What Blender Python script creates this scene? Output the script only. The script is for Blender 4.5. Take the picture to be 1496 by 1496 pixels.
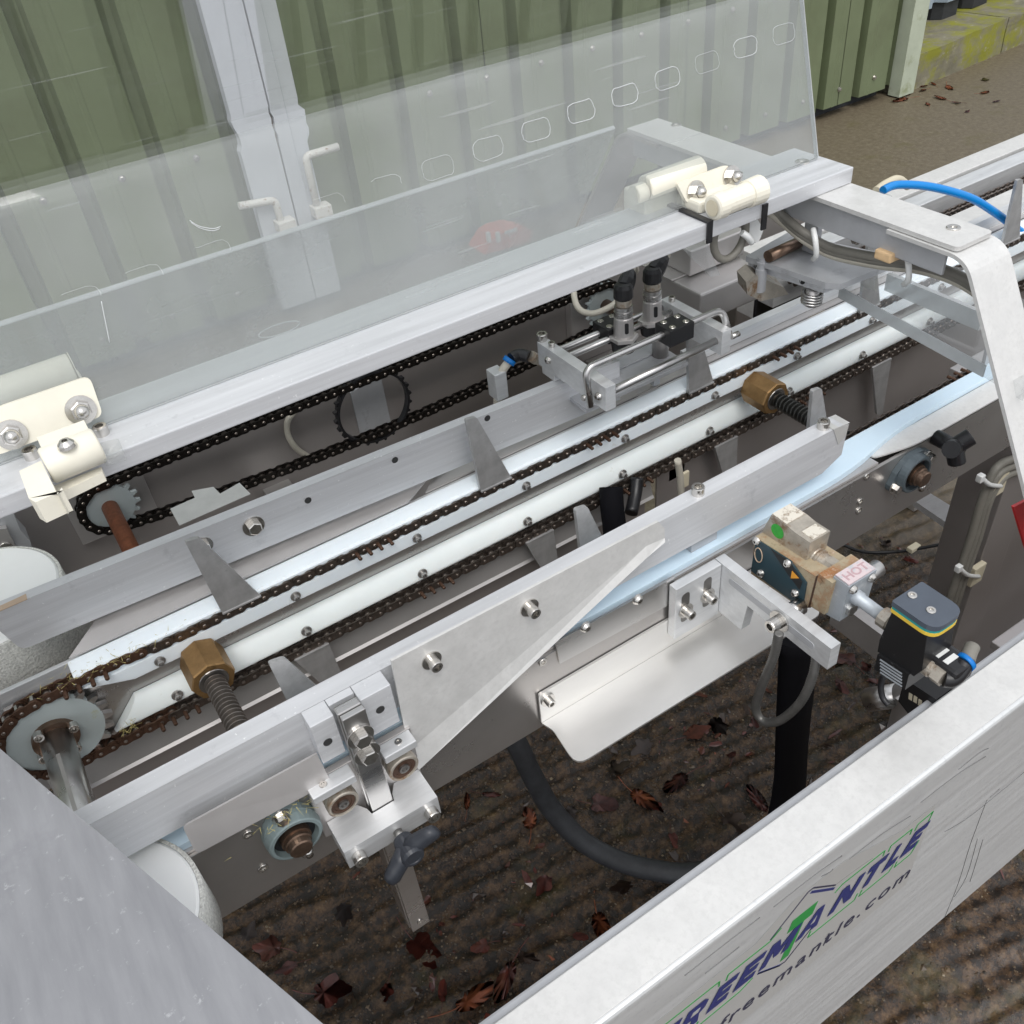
import bpy, bmesh, math, random
from mathutils import Vector, Matrix, noise
random.seed(7)
R = math.radians
scene = bpy.context.scene
for o in list(bpy.data.objects):
    bpy.data.objects.remove(o)

# ------------------------------------------------------------------ camera
F = 1348.77                                   # focal length in pixels of the 1496 px photograph
CAM = Vector((0, 0, 1.6))
ROWS = ((0.8353, -0.5433, -0.0873), (0.4093, 0.5048, 0.7610), (-0.3678, -0.6710, 0.6429))
_r = Vector(ROWS[0]).normalized()
_u = Vector(ROWS[1]); _u = (_u - _r * _u.dot(_r)).normalized()
_b = _r.cross(_u).normalized()
ROT = Matrix((_r, _u, _b)).transposed()
cd = bpy.data.cameras.new('camera'); cam = bpy.data.objects.new('camera', cd)
scene.collection.objects.link(cam)
cd.sensor_width = 36; cd.lens = 36 * F / 1496; cd.clip_start = 0.02; cd.clip_end = 200
cam.matrix_world = Matrix.Translation(CAM) @ ROT.to_4x4()
scene.camera = cam
scene.cycles.max_bounces = 8; scene.cycles.diffuse_bounces = 2; scene.cycles.glossy_bounces = 3; scene.cycles.transparent_max_bounces = 16

# ------------------------------------------------------------------ sky, sun, exposure (overcast)
SUN_EL, SUN_AZ = 58, 200
w = bpy.data.worlds.new('World'); scene.world = w; w.use_nodes = True
nt = w.node_tree; nt.nodes.clear()
wo = nt.nodes.new('ShaderNodeOutputWorld'); bg = nt.nodes.new('ShaderNodeBackground')
sky = nt.nodes.new('ShaderNodeTexSky'); sky.sky_type = 'NISHITA'; sky.sun_disc = False
sky.sun_elevation = R(SUN_EL); sky.sun_rotation = R(SUN_AZ); sky.air_density = 1.0; sky.dust_density = 3.0
hs = nt.nodes.new('ShaderNodeHueSaturation'); hs.inputs['Saturation'].default_value = 0.12
mx = nt.nodes.new('ShaderNodeMix'); mx.data_type = 'RGBA'
mx.inputs[0].default_value = 0.6; mx.inputs[7].default_value = (8.6, 8.9, 9.4, 1)   # even cloud layer
nt.links.new(sky.outputs[0], hs.inputs['Color']); nt.links.new(hs.outputs[0], mx.inputs[6])
nt.links.new(mx.outputs[2], bg.inputs[0]); bg.inputs[1].default_value = 0.10
nt.links.new(bg.outputs[0], wo.inputs[0])
sd = bpy.data.lights.new('sun', 'SUN'); so = bpy.data.objects.new('sun', sd); scene.collection.objects.link(so)
sd.energy = 1.1; sd.angle = R(35); sd.color = (1, 0.97, 0.93)
so.rotation_euler = (R(90 - SUN_EL), 0, R(180 - SUN_AZ))
so.location = (0, 0, 8)
vs = scene.view_settings
vs.view_transform = 'Standard'; vs.look = 'None'; vs.gamma = 1; vs.exposure = 0.56; vs.use_curve_mapping = False

# ------------------------------------------------------------------ pixel -> place
def _ray(px, py): return ROT @ Vector((px - 748, 748 - py, -F))
def _hit(px, py, i, v):
    d = _ray(px, py); t = (v - CAM[i]) / d[i]; return CAM + d * t
def PX(px, py, x): return _hit(px, py, 0, x)
def PY(px, py, y): return _hit(px, py, 1, y)
def PZ(px, py, z): return _hit(px, py, 2, z)

# ------------------------------------------------------------------ materials
MATS = {}
def mat(name, base, rough=0.5, metal=0.0, var=0.0, vscale=40, stretch=(1, 1, 1), bump=0.0, bscale=200,
        spots=None, rvar=0.0, spec=0.5, coat=0.0, sss=0.0):
    m = bpy.data.materials.new(name); m.use_nodes = True; MATS[name] = m
    n = m.node_tree.nodes; l = m.node_tree.links; p = n['Principled BSDF']
    p.inputs['Base Color'].default_value = (*base, 1); p.inputs['Roughness'].default_value = rough
    p.inputs['Metallic'].default_value = metal; p.inputs['Specular IOR Level'].default_value = spec
    p.inputs['Coat Weight'].default_value = coat
    if sss:
        p.inputs['Subsurface Weight'].default_value = sss
        p.inputs['Subsurface Radius'].default_value = (0.008, 0.009, 0.010)
        p.inputs['Subsurface Scale'].default_value = 1.0
    tc = n.new('ShaderNodeTexCoord'); mp = n.new('ShaderNodeMapping'); mp.inputs['Scale'].default_value = stretch
    l.new(tc.outputs['Object'], mp.inputs['Vector'])
    col = None
    if var or rvar:
        t = n.new('ShaderNodeTexNoise'); t.inputs['Scale'].default_value = vscale; t.inputs['Detail'].default_value = 6
        t.inputs['Roughness'].default_value = 0.65
        l.new(mp.outputs[0], t.inputs['Vector'])
        if var:
            cr = n.new('ShaderNodeValToRGB'); e = cr.color_ramp.elements
            e[0].position = 0.3; e[1].position = 0.7
            e[0].color = (*[c * (1 - var) for c in base], 1); e[1].color = (*[min(1, c * (1 + var)) for c in base], 1)
            l.new(t.outputs[0], cr.inputs[0]); col = cr.outputs[0]
        if rvar:
            mr = n.new('ShaderNodeMapRange'); mr.inputs[1].default_value = 0.3; mr.inputs[2].default_value = 0.7
            mr.inputs[3].default_value = max(0.03, rough - rvar); mr.inputs[4].default_value = rough + rvar
            l.new(t.outputs[0], mr.inputs[0]); l.new(mr.outputs[0], p.inputs['Roughness'])
    if spots:
        for (c2, sc, lo, hi) in spots:
            t2 = n.new('ShaderNodeTexNoise'); t2.inputs['Scale'].default_value = sc; t2.inputs['Detail'].default_value = 8
            t2.inputs['Roughness'].default_value = 0.7
            l.new(tc.outputs['Object'], t2.inputs['Vector'])
            r2 = n.new('ShaderNodeMapRange'); r2.inputs[1].default_value = lo; r2.inputs[2].default_value = hi
            l.new(t2.outputs[0], r2.inputs[0])
            mm = n.new('ShaderNodeMix'); mm.data_type = 'RGBA'
            l.new(r2.outputs[0], mm.inputs[0])
            if col: l.new(col, mm.inputs[6])
            else: mm.inputs[6].default_value = (*base, 1)
            mm.inputs[7].default_value = (*c2, 1); col = mm.outputs[2]
    if col: l.new(col, p.inputs['Base Color'])
    if bump:
        tb = n.new('ShaderNodeTexNoise'); tb.inputs['Scale'].default_value = bscale; tb.inputs['Detail'].default_value = 5
        l.new(mp.outputs[0], tb.inputs['Vector'])
        b = n.new('ShaderNodeBump'); b.inputs['Strength'].default_value = bump; b.inputs['Distance'].default_value = 0.002
        l.new(tb.outputs[0], b.inputs['Height']); l.new(b.outputs[0], p.inputs['Normal'])
    return m

ALU = mat('aluminium', (0.66, 0.67, 0.69), 0.48, 0.42, var=0.09, vscale=75, stretch=(0.07, 1.4, 3), rvar=0.10, bump=0.03, bscale=300, spots=[((0.52, 0.53, 0.55), 34, 0.60, 0.76), ((0.90, 0.91, 0.92), 240, 0.64, 0.68)])
ALU_B = mat('brushed_aluminium', (0.68, 0.69, 0.70), 0.44, 0.55, var=0.09, vscale=110, stretch=(0.12, 1, 2), rvar=0.09, spots=[((0.54, 0.55, 0.56), 40, 0.60, 0.74)])
ALU_D = mat('dull_aluminium', (0.48, 0.49, 0.51), 0.52, 0.45, var=0.10, vscale=25, rvar=0.08, spots=[((0.38, 0.38, 0.4), 35, 0.58, 0.72)])
STEEL = mat('stainless_steel', (0.58, 0.57, 0.56), 0.30, 1.0, var=0.06, vscale=50, stretch=(0.2, 1, 1), rvar=0.06)
STEEL_S = mat('satin_steel_sheet', (0.54, 0.52, 0.51), 0.42, 0.7, var=0.07, vscale=12, rvar=0.06, bump=0.02, bscale=300)
PLATE = mat('side_plate_steel', (0.44, 0.42, 0.405), 0.30, 0.85, var=0.06, vscale=14, rvar=0.05)
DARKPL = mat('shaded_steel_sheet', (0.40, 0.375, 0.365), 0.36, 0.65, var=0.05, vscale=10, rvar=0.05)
GUARD = mat('matt_guard_sheet', (0.68, 0.675, 0.66), 0.50, 0.35, var=0.05, vscale=45, rvar=0.09, bump=0.03, bscale=350, spots=[((0.62, 0.615, 0.60), 190, 0.46, 0.70), ((0.55, 0.545, 0.53), 16, 0.60, 0.85)])
FACE = mat('side_panel_sheet', (0.66, 0.67, 0.67), 0.46, 0.5, var=0.06, vscale=60, rvar=0.08, stretch=(0.06, 1, 1.6), spots=[((0.56, 0.57, 0.58), 170, 0.54, 0.70), ((0.54, 0.55, 0.56), 6, 0.56, 0.78)])
COVER = mat('cover_sheet', (0.36, 0.36, 0.375), 0.40, 0.78, var=0.12, vscale=9, stretch=(9, 1.2, 1), rvar=0.10, spots=[((0.30, 0.30, 0.32), 11, 0.56, 0.76), ((0.56, 0.56, 0.57), 120, 0.62, 0.7)])
BOLT = mat('bolt_steel', (0.60, 0.58, 0.55), 0.26, 1.0, var=0.12, vscale=90)
BOLT_D = mat('dark_bolt_steel', (0.24, 0.23, 0.22), 0.32, 0.9)
BORE_SHADE = mat('bore_shadow', (0.03, 0.03, 0.03), 0.7)
UHMW = mat('white_polyethylene', (0.80, 0.87, 0.92), 0.58, var=0.04, vscale=12, sss=0.3, spec=0.15, spots=[((0.55, 0.52, 0.42), 38, 0.66, 0.80)])
UHMW2 = mat('aged_polyethylene', (0.86, 0.92, 0.92), 0.58, var=0.05, vscale=10, sss=0.3, spec=0.15, spots=[((0.5, 0.48, 0.38), 30, 0.66, 0.82)])
BLUEW = mat('pale_blue_polyethylene', (0.60, 0.74, 0.86), 0.40, var=0.03, vscale=12, sss=0.3)
CHAIN = mat('oily_chain_steel', (0.115, 0.095, 0.082), 0.40, 0.8, var=0.4, vscale=120, spots=[((0.13, 0.070, 0.040), 90, 0.58, 0.75)])
CHAIN_R = mat('rusty_chain_steel', (0.105, 0.058, 0.038), 0.48, 0.6, var=0.35, vscale=120)
CHAIN_K = mat('black_chain_steel', (0.030, 0.026, 0.023), 0.36, 0.8, var=0.4, vscale=120)
CHAIN_T = mat('worn_roller_steel', (0.20, 0.17, 0.15), 0.34, 0.9, var=0.3, vscale=90)
LUGM = mat('lug_steel', (0.46, 0.46, 0.46), 0.45, 0.6, var=0.18, vscale=45, rvar=0.08, spots=[((0.20, 0.20, 0.21), 40, 0.6, 0.75)])
BRASS = mat('aged_brass', (0.33, 0.20, 0.085), 0.45, 0.75, var=0.25, vscale=50, spots=[((0.16, 0.10, 0.045), 45, 0.55, 0.7)])
SCREWM = mat('leadscrew_steel', (0.26, 0.235, 0.215), 0.38, 0.85, var=0.2, vscale=60)
COPPER = mat('rust_bloomed_shaft', (0.28, 0.10, 0.05), 0.48, 0.65, var=0.3, vscale=140, spots=[((0.44, 0.26, 0.18), 500, 0.62, 0.7)])
RUST = mat('rusty_casting', (0.42, 0.35, 0.24), 0.6, 0.3, var=0.2, vscale=40, bump=0.1, bscale=300, spots=[((0.34, 0.14, 0.045), 30, 0.50, 0.64), ((0.12, 0.07, 0.035), 45, 0.56, 0.68), ((0.6, 0.55, 0.45), 60, 0.6, 0.7)])
BEIGEM = mat('grimy_nickel', (0.46, 0.42, 0.36), 0.42, 0.6, var=0.2, vscale=60, spots=[((0.26, 0.16, 0.09), 55, 0.52, 0.66)])
CREAM = mat('cream_plastic', (0.80, 0.765, 0.655), 0.42, var=0.05, vscale=30, spots=[((0.62, 0.56, 0.44), 22, 0.60, 0.78)])
WHITEP = mat('white_pulley_plastic', (0.86, 0.87, 0.86), 0.35, sss=0.1, var=0.02, vscale=20)
BELT = mat('textured_belt', (0.66, 0.66, 0.62), 0.8, var=0.35, vscale=420, bump=1.0, bscale=420)
BLACK = mat('black_plastic', (0.012, 0.012, 0.014), 0.38, var=0.3, vscale=60)
BLACKM = mat('dusty_black_housing', (0.010, 0.010, 0.011), 0.40, spots=[((0.10, 0.10, 0.10), 90, 0.64, 0.72)])
KNOB = mat('slate_knob_plastic', (0.030, 0.034, 0.043), 0.42, var=0.1, vscale=40)
LIDC = mat('grey_cap_plastic', (0.07, 0.085, 0.11), 0.45, var=0.08, vscale=60)
YEL = mat('yellow_gasket', (0.75, 0.52, 0.06), 0.5); TEAL = mat('teal_gasket', (0.02, 0.30, 0.30), 0.5)
RUBBER = mat('worn_rubber_hose', (0.028, 0.030, 0.034), 0.55, var=0.35, vscale=50, bump=0.2, bscale=160)
STRAP = mat('black_sleeve', (0.004, 0.004, 0.006), 0.8, spec=0.15)
GREYCABLE = mat('grey_cable', (0.20, 0.19, 0.165), 0.5, var=0.12, vscale=40)
PALECABLE = mat('pale_cable', (0.50, 0.47, 0.40), 0.5, var=0.08, vscale=40)
BLUE = mat('blue_air_tube', (0.0, 0.22, 0.62), 0.32)
BLUER = mat('blue_ring', (0.0, 0.17, 0.55), 0.35)
TIE = mat('white_cable_tie', (0.74, 0.75, 0.74), 0.4, sss=0.1)
TIEBASE = mat('cream_tie_base', (0.62, 0.56, 0.42), 0.55)
BEARING = mat('blue_grey_casting', (0.22, 0.275, 0.28), 0.5, 0.2, var=0.12, vscale=50, bump=0.05, spots=[((0.38, 0.38, 0.26), 90, 0.64, 0.72)])
BEARING_D = mat('dark_slate_casting', (0.10, 0.125, 0.14), 0.45, 0.3, var=0.1, vscale=50)
SHAFTB = mat('brown_shaft_end', (0.22, 0.15, 0.11), 0.36, 0.9, var=0.3, vscale=70)
GALV = mat('zinc_block', (0.46, 0.50, 0.54), 0.5, 0.5, var=0.15, vscale=40, spots=[((0.66, 0.68, 0.7), 30, 0.55, 0.68)])
DARKLABEL = mat('dark_teal_plate', (0.02, 0.05, 0.065), 0.4, spots=[((0.16, 0.10, 0.05), 26, 0.55, 0.7)])
TRI = mat('black_label', (0.012, 0.012, 0.012), 0.5); ORANGE = mat('orange_triangle', (0.75, 0.33, 0.03), 0.5)
GREENST = mat('green_sticker', (0.03, 0.36, 0.04), 0.5, var=0.2, vscale=300)
WHITEST = mat('pale_sticker', (0.66, 0.62, 0.54), 0.55, spots=[((0.30, 0.24, 0.18), 130, 0.52, 0.62)])
PINKST = mat('pink_sticker', (0.60, 0.50, 0.51), 0.6, spots=[((0.45, 0.46, 0.48), 150, 0.52, 0.62)]); MAROON = mat('faded_red_print', (0.42, 0.26, 0.28), 0.6, spots=[((0.60, 0.50, 0.51), 160, 0.50, 0.60)])
ORPIECE = mat('orange_enamel', (0.62, 0.09, 0.035), 0.45); RED = mat('red_sheet', (0.66, 0.015, 0.02), 0.4)
NAVY = mat('navy_print', (0.018, 0.026, 0.14), 0.4); GREENP = mat('green_print', (0.02, 0.25, 0.05), 0.4); INK = mat('dark_ink', (0.03, 0.03, 0.06), 0.45)
STICK = mat('clear_decal', (0.60, 0.60, 0.585), 0.40, 0.45, var=0.02, vscale=30)
SCRATCH = mat('scratch_in_panel', (0.16, 0.16, 0.16), 0.6, 0.4)
ETCH = mat('etched_edge', (0.62, 0.64, 0.65), 0.6)
MOSSY = mat('mossy_concrete', (0.19, 0.175, 0.12), 0.85, var=0.3, vscale=9, bump=0.6, bscale=60, spots=[((0.22, 0.22, 0.02), 5, 0.46, 0.60), ((0.30, 0.28, 0.22), 18, 0.6, 0.7)])
CLAD = mat('green_cladding_paint', (0.150, 0.180, 0.100), 0.42, var=0.09, vscale=4, rvar=0.07, spots=[((0.115, 0.130, 0.072), 3, 0.48, 0.75), ((0.16, 0.165, 0.11), 14, 0.60, 0.78)])
TRIM = mat('pale_trim_paint', (0.56, 0.58, 0.62), 0.45, var=0.05, vscale=10, spots=[((0.30, 0.22, 0.15), 26, 0.70, 0.8)])
TRIMG = mat('pale_green_trim', (0.42, 0.46, 0.36), 0.5, var=0.1, vscale=10, spots=[((0.20, 0.22, 0.10), 8, 0.55, 0.72)])
HANDLE = mat('chipped_white_paint', (0.66, 0.64, 0.60), 0.5, spots=[((0.28, 0.15, 0.09), 60, 0.56, 0.66)])
SEAM = mat('rusty_seam', (0.10, 0.06, 0.045), 0.8)
BLUECLAD = mat('blue_grey_cladding', (0.30, 0.36, 0.42), 0.45, var=0.1, vscale=6)
PLINTH = mat('black_plinth', (0.025, 0.027, 0.03), 0.7, var=0.3, vscale=20)
LEAF_R = mat('wet_red_leaf', (0.085, 0.020, 0.014), 0.22, var=0.5, vscale=60, coat=0.4)
LEAF_O = mat('orange_leaf', (0.22, 0.060, 0.022), 0.35, var=0.3, vscale=60)
LEAF_B = mat('brown_leaf', (0.035, 0.020, 0.014), 0.28, var=0.4, vscale=60, coat=0.4)
CHAFF = mat('dry_chaff', (0.42, 0.36, 0.14), 0.8)

def clear(name, tint, haze, rough=0.03, scratch=True):
    m = bpy.data.materials.new(name); m.use_nodes = True; MATS[name] = m
    n = m.node_tree.nodes; l = m.node_tree.links; n.clear()
    out = n.new('ShaderNodeOutputMaterial'); tr = n.new('ShaderNodeBsdfTransparent'); gl = n.new('ShaderNodeBsdfGlossy')
    df = n.new('ShaderNodeBsdfDiffuse'); tl = n.new('ShaderNodeBsdfTranslucent')
    tr.inputs[0].default_value = (*tint, 1); gl.inputs['Roughness'].default_value = rough
    df.inputs[0].default_value = (0.75, 0.77, 0.78, 1); tl.inputs[0].default_value = (0.6, 0.62, 0.63, 1)
    fr = n.new('ShaderNodeFresnel'); geo = n.new('ShaderNodeNewGeometry')
    ior = n.new('ShaderNodeMapRange'); ior.inputs[3].default_value = 1.5; ior.inputs[4].default_value = 1 / 1.5   # same reflectance entering and leaving the thin sheet
    l.new(geo.outputs['Backfacing'], ior.inputs[0]); l.new(ior.outputs[0], fr.inputs[0])
    m1 = n.new('ShaderNodeMixShader'); m2 = n.new('ShaderNodeMixShader'); m3 = n.new('ShaderNodeMixShader')
    m3.inputs[0].default_value = 0.4
    l.new(df.outputs[0], m3.inputs[1]); l.new(tl.outputs[0], m3.inputs[2])
    tc = n.new('ShaderNodeTexCoord'); mp = n.new('ShaderNodeMapping'); mp.inputs['Scale'].default_value = (1, 1, 1)
    t = n.new('ShaderNodeTexNoise'); t.inputs['Scale'].default_value = 7; t.inputs['Detail'].default_value = 9; t.inputs['Roughness'].default_value = 0.6
    l.new(tc.outputs['Object'], mp.inputs[0]); l.new(mp.outputs[0], t.inputs['Vector'])
    mr = n.new('ShaderNodeMapRange'); mr.inputs[1].default_value = 0.25; mr.inputs[2].default_value = 0.75
    mr.inputs[3].default_value = haze * 0.6; mr.inputs[4].default_value = haze * 1.4
    l.new(t.outputs[0], mr.inputs[0])
    fac = mr.outputs[0]
    if scratch:
        mp2 = n.new('ShaderNodeMapping'); mp2.inputs['Rotation'].default_value = (0.4, 0.5, 0.3); mp2.inputs['Scale'].default_value = (6, 160, 160)
        t2 = n.new('ShaderNodeTexNoise'); t2.inputs['Scale'].default_value = 1; t2.inputs['Detail'].default_value = 2
        l.new(tc.outputs['Object'], mp2.inputs[0]); l.new(mp2.outputs[0], t2.inputs['Vector'])
        r2 = n.new('ShaderNodeMapRange'); r2.inputs[1].default_value = 0.69; r2.inputs[2].default_value = 0.74; r2.inputs[4].default_value = 0.16
        l.new(t2.outputs[0], r2.inputs[0])
        ad = n.new('ShaderNodeMath'); ad.operation = 'ADD'; l.new(fac, ad.inputs[0]); l.new(r2.outputs[0], ad.inputs[1]); fac = ad.outputs[0]
    l.new(fac, m1.inputs[0]); l.new(tr.outputs[0], m1.inputs[1]); l.new(m3.outputs[0], m1.inputs[2])
    l.new(fr.outputs[0], m2.inputs[0]); l.new(m1.outputs[0], m2.inputs[1]); l.new(gl.outputs[0], m2.inputs[2])
    l.new(m2.outputs[0], out.inputs[0])
    return m
LID = clear('clear_polycarbonate', (0.93, 0.945, 0.94), 0.23)  # dirt haze, raised to paint in the veil of reflected sky
LIDU = clear('clear_polycarbonate_low_haze', (0.95, 0.96, 0.955), 0.02)  # same bent sheet, nearly without the painted sky veil
LID2 = clear('clear_polycarbonate_hazy', (0.92, 0.935, 0.93), 0.32)  # more haze mixed in than in the lid leaves
ACRY = clear('clear_acrylic', (0.95, 0.955, 0.955), 0.06, 0.02)
EDGE = clear('frosted_sheet_edge', (0.85, 0.88, 0.88), 0.70, 0.2, False)

# ------------------------------------------------------------------ mesh helpers (world coordinates)
def nb(): return bmesh.new()
def add_poly_prism(bm, pts, off):
    """closed outline of 3-D points, pushed along off"""
    pts = [Vector(p) for p in pts]; off = Vector(off)
    a = [bm.verts.new(p) for p in pts]; b = [bm.verts.new(p + off) for p in pts]
    n = len(pts)
    bm.faces.new(a); bm.faces.new(b[::-1])
    for i in range(n): bm.faces.new((a[i], b[i], b[(i + 1) % n], a[(i + 1) % n]))
    return bm
def add_box(bm, x0, x1, y0, y1, z0, z1, bev=0.0):
    t = bmesh.new()
    vs_ = [t.verts.new((x, y, z)) for x in (x0, x1) for y in (y0, y1) for z in (z0, z1)]
    for f in ((0, 1, 3, 2), (4, 6, 7, 5), (0, 4, 5, 1), (2, 3, 7, 6), (0, 2, 6, 4), (1, 5, 7, 3)):
        t.faces.new([vs_[i] for i in f])
    if bev: bmesh.ops.bevel(t, geom=list(t.edges), offset=bev, segments=2, affect='EDGES', profile=0.6)
    merge(bm, t); return bm
def merge(bm, t, mtx=None):
    if mtx is not None: t.transform(mtx)
    vm = {v: bm.verts.new(v.co) for v in t.verts}
    for f in t.faces:
        try: nf = bm.faces.new([vm[v] for v in f.verts]); nf.smooth = f.smooth
        except ValueError: pass
    t.free()
def frame_of(d):
    d = Vector(d).normalized()
    a = Vector((0, 0, 1)) if abs(d.z) < 0.9 else Vector((1, 0, 0))
    u = d.cross(a).normalized(); v = d.cross(u).normalized()
    return u, v, d
def ring(bm, c, u, v, r, n, ph=0):
    return [bm.verts.new(c + u * (r * math.cos(ph + 2 * math.pi * i / n)) + v * (r * math.sin(ph + 2 * math.pi * i / n))) for i in range(n)]
def add_lathe(bm, p, d, prof, n=24, cap0=True, cap1=True, smooth=False):
    """prof: (distance along d, radius)"""
    u, v, d = frame_of(d); p = Vector(p)
    prev = None
    for k, (t, r) in enumerate(prof):
        rg = ring(bm, p + d * t, u, v, r, n)
        if prev:
            for i in range(n):
                f = bm.faces.new((prev[i], prev[(i + 1) % n], rg[(i + 1) % n], rg[i])); f.smooth = smooth
        elif cap0: bm.faces.new(rg[::-1])
        prev = rg
    if cap1: bm.faces.new(prev)
    return bm
def add_cyl(bm, p0, p1, r, n=20, bev=0.0, smooth=True):
    p0 = Vector(p0); p1 = Vector(p1); L = (p1 - p0).length
    pr = [(0, r), (L, r)] if not bev else [(0, r - bev), (bev, r), (L - bev, r), (L, r - bev)]
    return add_lathe(bm, p0, p1 - p0, pr, n, smooth=False if n <= 8 else smooth)
def spline(pts, seg=8):
    pts = [Vector(p) for p in pts]; out = []
    for i in range(len(pts) - 1):
        p0 = pts[max(i - 1, 0)]; p1 = pts[i]; p2 = pts[i + 1]; p3 = pts[min(i + 2, len(pts) - 1)]
        for k in range(seg):
            t = k / seg
            out.append(0.5 * ((2 * p1) + (p2 - p0) * t + (2 * p0 - 5 * p1 + 4 * p2 - p3) * t * t + (3 * p1 - p0 - 3 * p2 + p3) * t ** 3))
    out.append(pts[-1]); return out
def add_tube(bm, pts, r, n=12, seg=8, smooth_path=True, rfun=None):
    P = spline(pts, seg) if smooth_path else [Vector(p) for p in pts]
    d = (P[1] - P[0]).normalized(); u, v, _ = frame_of(d); prev = None
    for i, p in enumerate(P):
        dd = (P[min(i + 1, len(P) - 1)] - P[max(i - 1, 0)]).normalized()
        u = (u - dd * u.dot(dd)).normalized(); v = dd.cross(u)
        rr = rfun(i) if rfun else r
        rg = [bm.verts.new(p + u * (rr * math.cos(2 * math.pi * k / n)) + v * (rr * math.sin(2 * math.pi * k / n))) for k in range(n)]
        if prev:
            for k in range(n):
                f = bm.faces.new((prev[k], prev[(k + 1) % n], rg[(k + 1) % n], rg[k])); f.smooth = True
        else: bm.faces.new(rg[::-1])
        prev = rg
    bm.faces.new(prev); return bm
def fillet(pts, r, seg=4, closed=True):
    """round the corners of a polyline of 3-D points"""
    pts = [Vector(p) for p in pts]; out = []; n = len(pts)
    for i, p in enumerate(pts):
        if not closed and i in (0, n - 1): out.append(p); continue
        a = pts[i - 1]; b = pts[(i + 1) % n]
        rr = r[i] if isinstance(r, (list, tuple)) else r
        if rr <= 0: out.append(p); continue
        la = min(rr, (a - p).length * 0.49); lb = min(rr, (b - p).length * 0.49)
        s = p + (a - p).normalized() * la; e = p + (b - p).normalized() * lb
        for k in range(seg + 1):
            t = k / seg; out.append(s * (1 - t) ** 2 + p * 2 * t * (1 - t) + e * t * t)
    return out

# ------------------------------------------------------------------ object helpers
COL = scene.collection
ROOTLOC = {}
def link_mesh(name, bm, m, loc=(0, 0, 0), smooth=None):
    loc = Vector(loc)
    bmesh.ops.translate(bm, verts=bm.verts, vec=-loc)
    bmesh.ops.recalc_face_normals(bm, faces=bm.faces)
    me = bpy.data.meshes.new(name); bm.to_mesh(me); bm.free()
    me.materials.append(m); o = bpy.data.objects.new(name, me); COL.objects.link(o)
    return o
def tag(o, label=None, cat=None, group=None, kind=None):
    if label: o['label'] = label
    if cat: o['category'] = cat
    if group: o['group'] = group
    if kind: o['kind'] = kind
    return o
def thing(name, label, cat, loc, group=None):
    o = bpy.data.objects.new(name, None); COL.objects.link(o); o.location = loc; o.empty_display_size = 0.05
    ROOTLOC[o.name] = Vector(loc)
    return tag(o, label, cat, group)
def part(name, bm, m, parent, label=None):
    loc = ROOTLOC[parent.name]
    o = link_mesh(name, bm, m, loc); o.parent = parent; ROOTLOC[o.name] = loc
    if label: o['label'] = label
    return o
def single(name, bm, m, label, cat, loc, group=None, kind=None):
    o = link_mesh(name, bm, m, loc); o.location = loc
    return tag(o, label, cat, group, kind)
def struct(name, bm, m):
    o = link_mesh(name, bm, m); o['kind'] = 'structure'; ROOTLOC[o.name] = Vector((0, 0, 0)); return o
def inst(name, me, parent, mtx):
    """a part that shares mesh data; mtx in the parent's space"""
    o = bpy.data.objects.new(name, me); COL.objects.link(o); o.parent = parent; o.matrix_local = mtx
    return o

# ------------------------------------------------------------------ fasteners: meshes made once, looking along local +Z
def mesh_of(name, bm, m):
    bmesh.ops.recalc_face_normals(bm, faces=bm.faces)
    me = bpy.data.meshes.new(name); bm.to_mesh(me); bm.free(); me.materials.append(m); return me
def cap_head(r, h, washer=None):
    b = nb()
    if washer: add_lathe(b, (0, 0, 0), (0, 0, 1), [(0, washer), (0.0016, washer)], 24)
    z0 = 0.0017 if washer else 0
    add_lathe(b, (0, 0, z0), (0, 0, 1), [(0, r), (h * 0.9, r), (h, r * 0.93), (h, r * 0.58), (h * 0.45, r * 0.55)], 18)
    return b
def hex_head(r, h, washer=None, dome=False):
    b = nb()
    if washer: add_lathe(b, (0, 0, 0), (0, 0, 1), [(0, washer), (0.0016, washer)], 24)
    z0 = 0.0017 if washer else 0
    add_lathe(b, (0, 0, z0), (0, 0, 1), [(0, r), (h * 0.9, r), (h, r * 0.86)], 6)
    if dome:
        add_lathe(b, (0, 0, z0 + h), (0, 0, 1), [(r * 0.74 * math.sin(a) * 1.15, r * 0.74 * math.cos(a)) for a in [i * 0.157 * 2 for i in range(5)]] + [(r * 0.86, 0.0004)], 16, smooth=True)
    return b
def csk_head(r):
    b = nb()
    add_lathe(b, (0, 0, 0), (0, 0, 1), [(0, r), (0.0008, r), (0.0012, r * 0.92), (0.0012, r * 0.5), (0.0002, r * 0.45)], 20)
    return b
def button(r, h):
    b = nb()
    add_lathe(b, (0, 0, 0), (0, 0, 1), [(0, r), (h * 0.5, r * 0.9), (h, r * 0.55), (h, r * 0.3), (h * 0.4, r * 0.28)], 18, smooth=False)
    return b
CAP = mesh_of('cap_screw', cap_head(0.0065, 0.009), BOLT)
CAPW = mesh_of('cap_screw_washer', cap_head(0.0058, 0.010, 0.0098), BOLT)
CAPS = mesh_of('small_cap_screw', cap_head(0.0042, 0.006), BOLT)
CAPSW = mesh_of('small_cap_screw_washer', cap_head(0.0044, 0.006, 0.0075), BOLT)
HEXW = mesh_of('hex_bolt_washer', hex_head(0.0080, 0.0065, 0.0120), BOLT)
HEX = mesh_of('hex_bolt', hex_head(0.0075, 0.006), BOLT)
HEXS = mesh_of('small_hex_bolt', hex_head(0.0050, 0.005, 0.0068), BOLT)
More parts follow.
